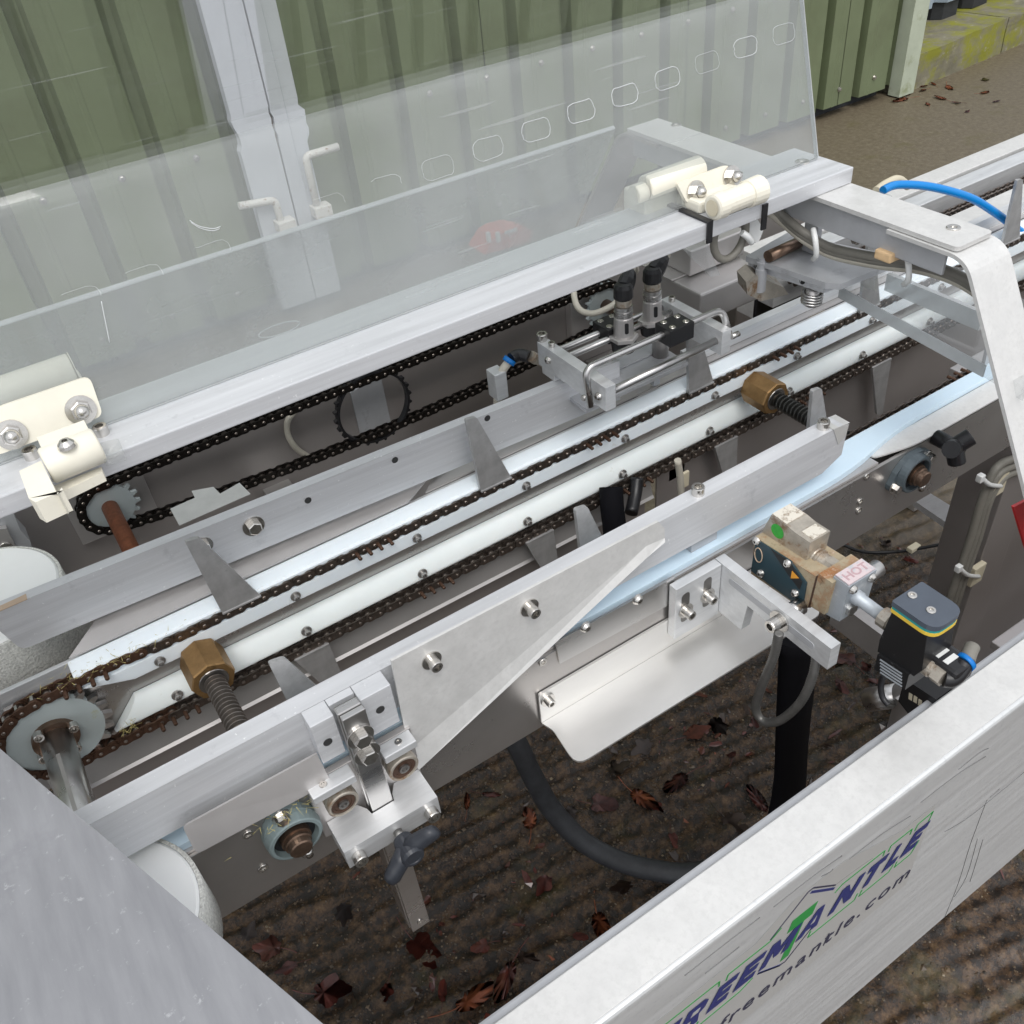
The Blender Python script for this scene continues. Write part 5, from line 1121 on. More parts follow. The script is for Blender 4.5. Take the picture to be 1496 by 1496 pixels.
# ------------------------------------------------------------------ tapered deflector plate
df_ = thing('deflector_plate', 'tapered pale metal deflector plate with two cap screws on the front rail', 'deflector', (0.3, 0.48, 0.95))
YD = 0.4815
dp_ = [(573, 966), (955, 764), (969, 762), (971, 786), (940, 800), (600, 1098), (606, 1118), (600, 1118), (585, 1055)]
b = nb(); yprism(b, [(572, 966), (962, 762), (971, 772), (971, 786), (944, 798), (598, 1097), (586, 1040)], YD, 0.0025); part('plate', b, GUARD, df_)
# turned lower edge, bent towards the viewer
e0 = [PY(598, 1097, YD), PY(944, 798, YD), PY(971, 786, YD)]
e1 = [PY(612, 1125, YD - 0.005), PY(945, 815, YD - 0.004), PY(972, 792, YD - 0.002)]
b = nb(); add_poly_prism(b, [e0[0], e0[1], e0[2], e1[2], e1[1], e1[0]], (0, 0.0022, 0.0008)); part('turned_edge', b, GUARD, df_)
for px, py in ((636, 966), (779, 889)):
    q = PY(px - 6, py - 2, YD); screw(CAPW, q, NY, df_, 'cap_screw', 0.92)
    b = nb(); add_cyl(b, (q.x, YD + 0.0026, q.z), (q.x, RY0 - 0.0002, q.z), 0.006, 14); part('spacer', b, BOLT, df_)

# small strip plate with two domed screws
sp_ = thing('strip_plate', 'narrow steel strip plate with two domed screws under the deflector', 'plate', (0.36, 0.485, 0.95))
b = nb(); yprism(b, [(812, 938), (960, 858), (985, 842), (987, 868), (975, 885), (818, 970)], 0.4845, 0.0020); part('plate', b, STEEL, sp_)
for px, py in ((855, 915), (931, 875)): screw(BTN, PY(px, py, 0.4843), NY, sp_, 'button_screw', 1.25)

# ------------------------------------------------------------------ folded catch tray
TRAYM = mat('bright_satin_sheet', (0.76, 0.75, 0.73), 0.40, 0.85, var=0.05, vscale=20, rvar=0.06, stretch=(0.3, 1, 1))
tr = thing('catch_tray', 'bright folded steel tray bolted under the bracket', 'tray', (0.45, 0.46, 0.86))
zb_ = 0.8630
A0 = PY(787, 1016, 0.4835); A1 = PY(1128, 832, 0.4835)
b = nb(); add_poly_prism(b, fillet([(A0.x, 0.4835, zb_), (A0.x, 0.4835, A0.z), (0.598, 0.4835, A0.z), (0.598, 0.4835, zb_)], [0, 0.004, 0, 0]), (0, 0.0025, 0)); part('back_leaf', b, TRAYM, tr)
f0 = PZ(832, 1116, zb_); f1 = PZ(858, 1112, zb_); f2 = PZ(1124, 940, zb_)
b = nb(); add_poly_prism(b, fillet([(A0.x, 0.4833, zb_), (A0.x + 0.004, 0.470, zb_), (f0.x + 0.004, f1.y + 0.002, zb_), (0.590, f1.y, zb_), (0.598, 0.46, zb_), (0.598, 0.4833, zb_)], [0, 0.004, 0.014, 0.01, 0, 0]), (0, 0, -0.0022)); part('tray_floor', b, TRAYM, tr)
screw(CAPSW, PY(800, 1022, 0.4833), NY, tr, 'cap_screw')

# ------------------------------------------------------------------ slotted angle bracket
lb = thing('angle_bracket', 'thick aluminium angle bracket with slots holding a coiled cable', 'bracket', (0.49, 0.44, 0.9))
xw0, xw1 = 0.446, 0.509
q = [PY(977, 838, 0.478), PY(1050, 802, 0.478)]
zT = 0.9560; zB = 0.8850
b = nb(); add_box(b, xw0 - 0.016, 0.4885, 0.4730, 0.4832, zB, zT, 0.0008); part('wall_leg', b, ALU_B, lb)
for (px, py) in ((1001, 887), (1033, 865)):
    c = PY(px, py, 0.4730); b = nb(); o = fillet([(c.x - 0.0052, 0, c.z - 0.020), (c.x + 0.0052, 0, c.z - 0.020), (c.x + 0.0052, 0, c.z + 0.020), (c.x - 0.0052, 0, c.z + 0.020)], 0.005, 4)
    add_poly_prism(b, [(v.x, 0.4728, v.z) for v in o], (0, 0.0006, 0)); part('slot', b, BOLT_D, lb)  # dark inset on the leg; its colour stands for shade in the slot
    screw(CAPW, (c.x, 0.4724, c.z - 0.004), NY, lb, 'cap_screw', 0.9)
xa0, xa1 = 0.4890, 0.5010
yF = PZ(1212, 950, zT).y
o = [(0.4830, zB + 0.004), (0.4830, zT), (yF, zT), (yF, zT - 0.028), (0.435, zT - 0.028), (0.440, zB + 0.004)]
b = nb(); add_poly_prism(b, [(xa0, v[0], v[1]) for v in o], (xa1 - xa0, 0, 0)); part('arm_leg', b, ALU_B, lb)
b = nb(); o = fillet([(0, 0.462, zT - 0.010), (0, 0.352, zT - 0.010), (0, 0.352, zT - 0.018), (0, 0.462, zT - 0.018)], 0.0039, 4); add_poly_prism(b, [(xa0 - 0.0004, v.y, v.z) for v in o], (0.0006, 0, 0)); part('slot', b, ALU_D, lb)
cs = PX(1140, 905, xa0); screw(CAPW, (xa0 - 0.0003, cs.y, zT - 0.014), (-1, 0, 0), lb, 'cap_screw', 1.15)
# coiled steel cable hanging from it
cb_ = [PX(1138, 925, 0.476), PX(1130, 960, 0.474), PX(1112, 1005, 0.472), PX(1104, 1035, 0.472), PX(1116, 1054, 0.474), PX(1140, 1052, 0.478), PX(1170, 1025, 0.486), PX(1188, 985, 0.492), PX(1194, 945, 0.498)]
P_ = spline(cb_, 26)
b = nb(); add_tube(b, P_, 0.0042, 10, 1, False, rfun=lambda i: 0.0047 if i % 2 else 0.0033)
single('coiled_cable', b, mat('dull_coil_steel', (0.20, 0.195, 0.185), 0.45, 0.7, var=0.2, vscale=80), 'coiled steel spring cable hanging in a loop from the bracket', 'cable', cb_[4])

# flat black sleeve hanging down to the ground
b = nb(); w0 = [PY(1138, 940, 0.478), PY(1133, 1060, 0.472), PY(1130, 1140, 0.468), PY(1120, 1195, 0.462), PY(1105, 1235, 0.45)]
w1 = [PY(1196, 930, 0.478), PY(1180, 1060, 0.472), PY(1175, 1140, 0.468), PY(1172, 1190, 0.462), PY(1160, 1240, 0.45)]
L_ = spline(w0, 5); R_ = spline(w1, 5)
bb = nb(); fr_ = []
for a_, c_ in zip(L_, R_):
    wd = c_ - a_
    pts = [a_, a_ + wd * 0.12 + Vector((0, -0.010, 0)), a_ + wd * 0.5 + Vector((0, -0.015, 0)), a_ + wd * 0.88 + Vector((0, -0.010, 0)), c_, a_ + wd * 0.5 + Vector((0, 0.015, 0))]
    fr_.append([bb.verts.new(v) for v in pts])
for i in range(len(fr_) - 1):
    for k in range(6): bb.faces.new((fr_[i][k], fr_[i][(k + 1) % 6], fr_[i + 1][(k + 1) % 6], fr_[i + 1][k])).smooth = True
bb.faces.new(fr_[0]); bb.faces.new(fr_[-1][::-1])
single('cable_sleeve', bb, STRAP, 'matt black cable sleeve hanging behind the angle bracket', 'cable sleeve', L_[5])

# thick hose curving over the ground
hz = [PZ(700, 1020, 0.42), PZ(748, 1075, 0.34), PZ(776, 1130, 0.25), PZ(806, 1182, 0.16), PZ(850, 1228, 0.09), PZ(905, 1258, 0.05), PZ(960, 1272, 0.035), PZ(1010, 1276, 0.032), PZ(1060, 1262, 0.032), PZ(1110, 1235, 0.032)]
b = nb(); add_tube(b, hz, 0.0185, 18, 10); single('rubber_hose', b, RUBBER, 'thick black rubber hose curving down onto the wet ground', 'hose', hz[6])
b = nb(); add_tube(b, [PZ(1220, 790, 0.01), PZ(1260, 806, 0.008), PZ(1310, 806, 0.010), PZ(1350, 800, 0.03), PZ(1400, 790, 0.06)], 0.004, 8); cg = single('ground_cable', b, BLACK, 'thin black cable on the ground behind the glue gun', 'cable', PZ(1310, 806, 0.01))
for k, (px, py) in enumerate(((1334, 803), (1389, 796))):
    q = PZ(px, py, 0.02); single('wire_tag', bx(q.x - 0.016, q.x + 0.016, q.y - 0.008, q.y + 0.008, q.z, q.z + 0.012, 0.002), TIEBASE, 'cream clip on the thin ground cable nearer the conveyor' if k == 0 else 'cream clip on the thin ground cable nearer the post', 'clip', q)

# ------------------------------------------------------------------ hot glue gun
gg = thing('glue_gun', 'rusty hot melt glue gun module with beige valve on top', 'glue gun', (0.54, 0.42, 0.93))
XG = 0.520
b = nb(); xprism(b, [(1103, 784), (1192, 842), (1180, 888), (1172, 890), (1097, 838)], XG, 0.040); part('body', b, RUST, gg)
b = nb(); xprism(b, [(1104, 788), (1155, 820), (1178, 852), (1172, 888), (1165, 884), (1097, 834)], XG - 0.0016, 0.0014); fpn = part('label_plate', b, DARKLABEL, gg)
b = nb(); xprism(b, [(1126, 802), (1152, 819), (1172, 850), (1168, 862), (1150, 838)], XG - 0.0020, 0.0003); part('black_label', b, TRI, fpn)
b = nb(); xprism(b, [(1157, 834), (1167, 845), (1155, 845)], XG - 0.0024, 0.0003); part('warning_triangle', b, ORANGE, fpn)
b = nb(); c = PX(1108, 811, XG - 0.0022); add_tube(b, [c + Vector((0, 0.005 * math.cos(a * 0.4), 0.009 * math.sin(a * 0.4))) for a in range(17)], 0.0006, 5, 1, False); part('oval_emblem', b, MATS['aged_tape'], fpn)
for px, py in ((1106, 790), (1112, 837), (1151, 823), (1162, 866)): screw(BTN, PX(px, py, XG - 0.0017), (-1, 0, 0), gg, 'pan_screw', 0.95)
# gasket and nozzle manifold towards the viewer
b = nb(); xprism(b, [(1192, 842), (1196, 840), (1184, 888), (1180, 888)], XG, 0.041); part('gasket', b, CHAIN_R, gg)
b = nb(); xprism(b, [(1196, 838), (1216, 852), (1204, 898), (1184, 886)], XG - 0.001, 0.042); part('manifold', b, RUST, gg)
XH = 0.524
b = nb(); xprism(b, [(1218, 842), (1240, 858), (1226, 908), (1204, 896)], XH, 0.036); hb = part('heater_block', b, GALV, gg)
tq = [PX(1220, 841, XH + 0.001), PX(1240, 856, XH + 0.001)]
b = nb(); add_poly_prism(b, [tq[0], tq[1], tq[1] + Vector((0.034, 0, 0)), tq[0] + Vector((0.034, 0, 0))], (0, 0, 0.0014)); hs_ = part('hot_sticker', b, PINKST, hb)
# the printed word on the sticker
me_ = text('word', 'HOT', 0, 0, 1, MAROON, 0, 0, 0.02)
xs_ = [v.co.x for v in me_.vertices]; dY = (tq[1] - tq[0])
mt = Matrix.Translation(tq[0] * 0.25 + tq[1] * 0.75 + Vector((0.003, 0, 0.0020 - 0.0004)) - ROOTLOC[gg.name]) @ Matrix(((0.028 / (max(xs_) - min(xs_)), 0, 0, 0), (0, -dY.y * 0.75, 0, 0), (0, -dY.z * 0.75, 1, 0), (0, 0, 0, 1)))
inst('word', me_, hs_, mt)
for px, py in ((1243, 850), (1215, 866), (1222, 838)): 
    q = PX(px, py, XH + 0.018)
yf_ = PX(1233, 880, XH).y
qf = PX(1240, 858, XH)
for dx, dz in ((0.006, -0.006), (0.030, -0.006)): screw(BTN, (XH + dx, qf.y - 0.0005, qf.z + dz), NY, gg, 'pan_screw', 0.95)
screw(HEX, (XH + 0.012, PX(1226, 905, XH).y + 0.001, qf.z - 0.036), NY, gg, 'hex_bolt', 0.95)
# mounting rod
q = PX(1200, 873, XG + 0.02)
b = nb(); add_cyl(b, (xa1 + 0.0003, cs.y + 0.002, zT - 0.014), (XG - 0.002, cs.y + 0.002, zT - 0.014), 0.0085, 18); part('mounting_rod', b, STEEL, gg)
b = nb(); r0_ = PX(1250, 850, 0.566); add_cyl(b, (XG + 0.035, r0_.y, r0_.z), (XG + 0.078, r0_.y, r0_.z), 0.0085, 18, 0.001); part('mounting_rod', b, STEEL, gg)
# beige valve on top, stepped housing
XV = 0.530
b = nb(); xprism(b, [(1118, 768), (1127, 752), (1150, 768), (1163, 779), (1184, 793), (1178, 818), (1170, 816), (1112, 780)], XV, 0.026); v_ = part('valve_body', b, BEIGEM, gg)
tp = [PX(1127, 752, XV), PX(1148, 767, XV)]
b = nb(); add_poly_prism(b, [tp[0] + Vector((0.001, 0, 0.0004)), tp[1] + Vector((0.001, 0, 0.0004)), tp[1] + Vector((0.025, 0, 0.0004)), tp[0] + Vector((0.025, 0, 0.0004))], (0, 0, 0.0006)); part('paper_label', b, WHITEST, v_)
tp = [PX(1165, 781, XV), PX(1182, 792, XV)]
b = nb(); add_poly_prism(b, [tp[0] + Vector((0.005, 0, 0.0004)), tp[1] + Vector((0.005, 0, 0.0004)), tp[1] + Vector((0.023, 0, 0.0004)), tp[0] + Vector((0.023, 0, 0.0004))], (0, 0, 0.0006)); part('paper_label', b, WHITEST, v_)
c = PX(1136, 776, XV); b = nb(); add_lathe(b, (XV - 0.0002, c.y, c.z), (-1, 0, 0), [(0, 0.0078), (0.0004, 0.0078)], 18); part('green_dot', b, GREENST, v_)
for px, py in ((1152, 766), (1168, 760)):
    q = PX(px, py, XV + (0.006 if px < 1160 else 0.020)); b = nb(); add_lathe(b, q - Vector((0, 0, 0.008)), UP, [(0, 0.0042), (0.008, 0.0042), (0.008, 0.0026), (0.004, 0.0024)], 16); part('grommet', b, BEIGEM, gg)
q = PX(1183, 806, XV + 0.014)
b = nb(); add_lathe(b, q, NY, [(0, 0.0098)] + [(0.002 + 0.002 * i, 0.0098 if i % 2 else 0.0090) for i in range(6)] + [(0.014, 0.0098), (0.0145, 0.0085), (0.022, 0.0082)], 20); part('connector', b, BEIGEM, gg)
b = nb(); add_lathe(b, q + Vector((0, -0.022, 0)), NY, [(0, 0.0092), (0.010, 0.0092), (0.010, 0.0052), (0.004, 0.005)], 6); part('connector_nut', b, BEIGEM, gg)
for dx, dz in ((0.003, -0.010), (0.023, 0.008)): screw(BTN, q + Vector((dx - 0.013, -0.0005, dz)), NY, gg, 'pan_screw', 0.8)
# feed pipe to the black pressure valve
a_ = PX(1232, 858, XH + 0.014); XB = 0.545
e_ = a_ + Vector((0, -0.052, -0.001))
b = nb(); add_lathe(b, a_, e_ - a_, [(0, 0.0068), (0.020, 0.0072), (0.021, 0.0062), (0.046, 0.0060)], 18, smooth=True); part('feed_pipe', b, GALV, gg)
b = nb(); add_lathe(b, a_ + Vector((0, -0.044, -0.001)), NY, [(0, 0.0095), (0.009, 0.0095), (0.0095, 0.008), (0.011, 0.0088), (0.013, 0.0078), (0.015, 0.0088), (0.017, 0.0078), (0.019, 0.0086), (0.021, 0.0078), (0.023, 0.0078)], 12, smooth=False); part('pipe_nut', b, BEIGEM, gg)

# ------------------------------------------------------------------ black valve block with a striped cap
bv = thing('pressure_valve', 'dusty black valve block with grey cap and yellow teal gasket', 'valve', (0.56, 0.33, 0.85))
XB = a_.x - 0.019
face = [(1303, 894), (1354, 930), (1347, 980), (1335, 988), (1282, 952), (1285, 935)]
b = nb(); xprism(b, face, XB, 0.036); part('housing', b, BLACKM, bv)
g0 = PX(1302, 889, XB); g1 = PX(1354, 925, XB)
def cap_layer(z0, z1, m, nm, ex=0.0):
    o = fillet([(XB - ex, g0.y + ex, 0), (XB + 0.036 + ex, g0.y + ex, 0), (XB + 0.036 + ex, g1.y - ex - 0.006, 0), (XB - ex, g1.y - ex - 0.006, 0)], [0.002, 0.002, 0.013, 0.013], 5)
    zz = g0.z
    sl = (g1.z - g0.z) / (g1.y - g0.y) * 0
    b_ = nb(); add_poly_prism(b_, [(v.x, v.y, zz + z0) for v in o], (0, 0, z1 - z0)); return part(nm, b_, m, bv)
zb0 = PX(1303, 894, XB).z - g0.z
cap_layer(zb0, zb0 + 0.0034, YEL, 'yellow_gasket', 0.0006); cap_layer(zb0 + 0.0036, zb0 + 0.0066, TEAL, 'teal_gasket', 0.0003); cap_layer(zb0 + 0.0068, zb0 + 0.0120, LIDC, 'cap', 0.0008)
for fy in (0.15, 0.72): screw(CSKS, (XB + 0.014 + 0.012 * (1 - fy) * 0.3, g0.y + (g1.y - g0.y) * fy, g0.z + zb0 + 0.0121), UP, bv, 'countersunk_screw', 0.95)
# lower connector body with small print
b = nb(); xprism(b, [(1282, 956), (1328, 986), (1322, 1008), (1277, 978)], XB - 0.003, 0.040); rp = part('rating_body', b, BLACKM, bv)
for k in range(5):
    v0, v1 = (1286 + k * 0, 963 + k * 4.6), (1318, 984 + k * 4.6)
    b = nb(); xprism(b, [v0, v1, (v1[0] - 1, v1[1] + 1.6), (v0[0] - 1, v0[1] + 1.6)], XB - 0.0033, 0.0003); part('print_line', b, MATS['zinc_block'], rp)
b = nb(); xprism(b, [(1322, 992), (1368, 1022), (1360, 1060), (1340, 1060), (1312, 1024)], XB + 0.042, 0.040); pb = part('plug_block', b, BLACKM, bv)
for k, (px, py) in enumerate(((1328, 1012), (1335, 1016), (1342, 1021))):
    b = nb(); xprism(b, [(px, py), (px + 5, py + 3), (px + 4, py + 12), (px - 1, py + 9)], XB + 0.0417, 0.0003); part('terminal_mark', b, TIEBASE, pb)
b = nb(); q = PX(1296, 1030, XB + 0.05); add_cyl(b, q + Vector((0, 0.02, -0.012)), q + Vector((0.01, -0.004, 0.012)), 0.012, 24); part('muffler', b, STEEL, bv)
b = nb(); xprism(b, [(1308, 1020), (1340, 1045), (1330, 1075), (1300, 1050)], XB + 0.05, 0.03); part('muffler_block', b, PLATE, bv)
q = PX(1350, 950, XB + 0.026)
b = nb(); add_box(b, q.x - 0.014, q.x + 0.012, q.y - 0.040, q.y + 0.006, q.z - 0.006, q.z + 0.014, 0.004); dc = part('display_plug', b, BLACK, bv)
for k in range(3): part('window', bx(q.x - 0.010, q.x + 0.004, q.y - 0.028 + k * 0.009, q.y - 0.023 + k * 0.009, q.z + 0.0141, q.z + 0.0147, 0), TIE, dc)
for k in range(3):
    b = nb(); add_lathe(b, (q.x - 0.0142, q.y - 0.026 + k * 0.009, q.z + 0.006), (-1, 0, 0), [(0, 0.0016), (0.0004, 0.0015)], 10); part('status_dot', b, TIE, dc)
q2 = PX(1349, 968, XB + 0.012)
b = nb(); add_lathe(b, q2, NY, [(0, 0.0075), (0.003, 0.0085), (0.009, 0.0085), (0.0095, 0.0075), (0.012, 0.0075)], 18); part('nickel_collar', b, BEIGEM, bv)
b = nb(); add_lathe(b, q2 + Vector((0, -0.012, 0)), NY, [(0, 0.0088), (0.009, 0.0088)], 6); part('nickel_nut', b, BEIGEM, bv)
b = nb(); add_tube(b, [q2 + Vector((0, -0.021, 0)), q2 + Vector((0.003, -0.024, 0)), q2 + Vector((0.010, -0.025, 0.002)), q2 + Vector((0.020, -0.023, 0.006))], 0.0078, 14, 5); part('elbow', b, BLACK, bv)
q3 = q2 + Vector((0.020, -0.023, 0.006))
b = nb(); add_cyl(b, q3, q3 + Vector((0.004, 0, 0.001)), 0.0088, 16); part('blue_collar', b, BLUER, bv)
b = nb(); add_tube(b, [q3 + Vector((0.0042, 0, 0.001)), q3 + Vector((0.010, 0.003, 0.003)), q3 + Vector((0.018, 0.006, 0.004))], 0.0062, 12, 4); part('air_tube', b, GREYCABLE, bv)
b = nb(); add_tube(b, [PX(1292, 985, XB), PX(1287, 1000, XB), PX(1289, 1018, XB), PX(1298, 1030, XB)], 0.0028, 8, 5); part('wire', b, BLACK, bv)
part('valve_bracket', bx(XB + 0.004, XB + 0.03, 0.2755, 0.31, 0.60, 0.80), STEEL_S, bv)

# ------------------------------------------------------------------ sensor bridge over the guide bar
br = thing('sensor_bridge', 'aluminium bridge of two blocks and steel rods above the guide bar', 'bridge', (0.58, 0.74, 1.03))
ZT = 1.070
def blk(pix0, pix1, w_, h_):
    a = PZ(*pix0, ZT); c = PZ(*pix1, ZT)      # back-left and front-left corners of the top face
    x_ = (a.x + c.x) / 2
    b_ = nb(); add_box(b_, x_, x_ + w_, c.y, a.y, ZT - h_, ZT, 0.0008); return part('block', b_, ALU_B, br), x_, c.y, a.y
o1, xA, yA0, yA1 = blk((782, 500), (887, 566), 0.0135, 0.030)
o2, xB_, yB0, yB1 = blk((968, 436), (1053, 487), 0.0135, 0.030)
for px, py, s_ in ((791, 497, 1.0), (806, 506, 0.62)): screw(CAP, (xA + 0.0068, PZ(px, py, ZT).y, ZT), UP, br, 'cap_screw', s_ * 0.95)
screw(CAP, (xB_ + 0.0068, PZ(979, 436, ZT).y - 0.006, ZT), UP, br, 'cap_screw', 0.62)
for yy, zz in ((yA1 - 0.022, ZT - 0.014), (yA0 + 0.012, ZT - 0.016)): screw(BTN, (xA - 0.0002, yy, zz), (-1, 0, 0), br, 'button_screw', 1.0)
screw(BTN, (xB_ + 0.0137, yB0 + 0.012, ZT - 0.012), (1, 0, 0), br, 'button_screw', 0.9)
b = nb(); add_cyl(b, (xA + 0.0138, yA0 + 0.010, ZT - 0.015), (xB_ - 0.0002, yB0 + 0.010, ZT - 0.015), 0.0042, 16); part('rod', b, STEEL, br)
for dy in (0.012, 0.030):
    b = nb(); add_cyl(b, (xA + 0.0138, yA1 - 0.018 - dy + 0.012, ZT - 0.010), (xB_ - 0.0002, yA1 - 0.018 - dy + 0.012, ZT - 0.010), 0.0040, 14); part('rod', b, STEEL, br)
# bent hoop rod
zR = ZT + 0.016; yR = yA0 + 0.024
hp = fillet([(xA - 0.006, yA0 + 0.020, ZT - 0.030), (xA - 0.008, yR, zR), (xB_ + 0.016, yR, zR), (xB_ + 0.017, yR - 0.012, ZT - 0.012)], 0.013, 6, False)
b = nb(); add_tube(b, hp, 0.0040, 14, 1, False); part('hoop_rod', b, STEEL, br)
for xx, zz, yy in ((xA - 0.006, ZT - 0.024, yA0 + 0.030), (xB_ + 0.016, ZT - 0.010, yR - 0.020)):
    b = nb(); add_cyl(b, (xx - 0.003, yy, zz), (xx + 0.008, yy, zz), 0.0034, 12); part('hoop_pin', b, BOLT, br)
part('deck_plate', bx(xA + 0.0145, xB_ - 0.0005, 0.716, yA1 - 0.004, 1.003, 1.008, 0.0006), ALU_D, br)
part('deck_plate', bx(xA + 0.0145, xB_ - 0.0005, 0.756, yA1 - 0.006, 1.0084, 1.0105, 0.0004), ALU_D, br)
for yy in (0.76, 0.79): part('deck_foot', bx(xB_ - 0.02, xB_ - 0.01, yy - 0.004, yy + 0.004, 0.962, 1.0028, 0.0004), ALU_D, br)
part('bar_tab', bx(xA + 0.001, xA + 0.012, yA1 - 0.03, yA1 - 0.005, 1.0305, ZT - 0.0305, 0.0004), ALU_B, br)
def sensor(label, px, py, tilt, lean):
    c = PZ(px, py, 1.062); t_ = thing('sensor', label, 'sensor', c)
    d_ = Vector(tilt).normalized()
    def L(nm, s, prof, m, n_=20): b_ = nb(); add_lathe(b_, c + d_ * s, d_, prof, n_, smooth=False); return part(nm, b_, m, t_)
    L('black_base', -0.016, [(0, 0.0135), (0.014, 0.0150)], BLACK)
    L('hex_flange', -0.002, [(0, 0.0172), (0.004, 0.0172), (0.005, 0.0155)], STEEL_S, 6)
    L('body', 0.003, [(0, 0.0115), (0.022, 0.0108), (0.023, 0.0100), (0.024, 0.0098)], STEEL_S)
    b_ = nb(); u_, v_, _ = frame_of(d_)
    f = Vector((-0.35, -1, 0)); f = (f - d_ * f.dot(d_)).normalized(); sd_ = d_.cross(f)
    o_ = fillet([c + d_ * 0.009 + f * 0.0108 - sd_ * 0.0022, c + d_ * 0.009 + f * 0.0108 + sd_ * 0.0022, c + d_ * 0.022 + f * 0.0106 + sd_ * 0.0022, c + d_ * 0.022 + f * 0.0106 - sd_ * 0.0022], 0.0018, 3)
    add_poly_prism(b_, o_, f * 0.0010); part('indicator_window', b_, BLACK, t_)
    L('chrome_band', 0.0272, [(0, 0.0108), (0.006, 0.0108), (0.0062, 0.0094), (0.008, 0.0094), (0.0082, 0.0104), (0.012, 0.0104)], STEEL)
    L('knurled_ring', 0.0394, [(0, 0.0084), (0.001, 0.0092), (0.007, 0.0092), (0.008, 0.0084)], BEIGEM, 22)
    e = c + d_ * 0.048; ln = Vector(lean)
    b_ = nb(); add_lathe(b_, e, d_, [(0, 0.0102), (0.002, 0.0112), (0.013, 0.0108), (0.017, 0.0085), (0.0178, 0.004)], 16, smooth=False); part('plug', b_, BLACK, t_)
    l2 = (ln + d_ * 0.25).normalized(); p0_ = e + d_ * 0.008 + l2 * 0.004
    b_ = nb(); add_lathe(b_, p0_, l2, [(0, 0.0105), (0.010, 0.0100), (0.018, 0.0085), (0.024, 0.0065), (0.026, 0.005)], 10, smooth=False); part('plug_elbow', b_, BLACK, t_)
    b_ = nb(); add_tube(b_, [e + d_ * 0.014 + ln * 0.026, e + d_ * 0.016 + ln * 0.036], 0.0048, 10, 3); part('cable_gland', b_, PALECABLE, t_)
    return e + d_ * 0.016 + ln * 0.036, t_
c1, s1 = sensor('round steel sensor with black plug nearer the left bridge block', 911, 492, (0.02, 0.02, 1), (0.75, 0.5, 0.1))
c2, s2 = sensor('round steel sensor with black plug nearer the right bridge block', 953, 468, (0.02, 0.04, 1), (0.85, 0.3, 0.1))
# clamp blocks on the rods
def clampblk(label, x, y, z, w_, d_, h_):
    t_ = thing('rod_clamp', label, 'clamp', (x, y, z))
    part('clamp_body', bx(x - w_ / 2, x + w_ / 2, y - d_ / 2, y + d_ / 2, z - h_, z, 0.001), BLACKM, t_)
    for sx in (-1, 1):
        for sy in (-1, 1): screw(CSKS, (x + sx * w_ * 0.28, y + sy * d_ * 0.28, z + 0.0001), UP, t_, 'cap_screw', 0.9)
q = PZ(988, 472, zR + 0.009); clampblk('black clamp block gripping the hoop rod', q.x, yR, zR + 0.009, 0.034, 0.026, 0.020)
q = PZ(892, 470, ZT + 0.002); clampblk('black clamp block gripping the back rods', q.x, q.y, ZT + 0.002, 0.030, 0.030, 0.018)
b = nb(); q = PZ(965, 495, 1.03); add_cyl(b, (q.x, q.y, 1.0082), (q.x, q.y, 1.062), 0.010, 24); part('probe_tube', b, PLATE, s2)
# sensor cables
b = nb(); add_tube(b, [c1, c1 + Vector((0.004, 0.03, 0.02)), PY(930, 395, 0.86), PY(905, 397, 0.90), PY(880, 400, 0.93)], 0.0036, 8); single('sensor_cable', b, PALECABLE, 'pale cable running left from the sensor plugs under the beam', 'cable', c1)
b = nb(); add_tube(b, [PY(842, 398, 0.95), PY(838, 425, 0.94), PY(845, 450, 0.92), PY(866, 458, 0.90), PY(895, 446, 0.89), PY(908, 430, 0.89), PY(925, 400, 0.88)], 0.0042, 10); single('cable_loop', b, PALECABLE, 'pale cable drooping in a loop in front of the right well sprocket', 'cable', PY(866, 458, 0.9))
# push-in elbow with white tube left of the bridge
pe = thing('air_fitting', 'black and blue push fitting with a white air tube left of the bridge', 'fitting', PY(770, 525, 0.80))
q0, q1, q2_ = PY(782, 530, 0.80), PY(770, 523, 0.80), PY(752, 521, 0.81)
b = nb(); add_lathe(b, q0 + Vector((0.012, -0.003, -0.006)), q1 - q0, [(0, 0.0055), (0.016, 0.0055), (0.017, 0.0068), (0.026, 0.0068)], 14); part('nickel_stud', b, BEIGEM, pe)
b = nb(); add_tube(b, [q1 + Vector((0.003, 0, 0)), q2_ + Vector((0.006, 0, 0)), PY(747, 524, 0.81)], 0.0072, 12, 5); part('elbow', b, BLACK, pe)
b = nb(); e0_ = PY(746, 524, 0.81); e1_ = PY(742, 530, 0.81); add_cyl(b, e0_, e1_, 0.0078, 16); part('release_ring', b, BLUER, pe)
b = nb(); add_tube(b, [e1_, PY(734, 542, 0.81), PY(729, 560, 0.81), PY(727, 580, 0.812), PY(727, 600, 0.815)], 0.0050, 12, 6); part('air_tube', b, PALECABLE, pe)

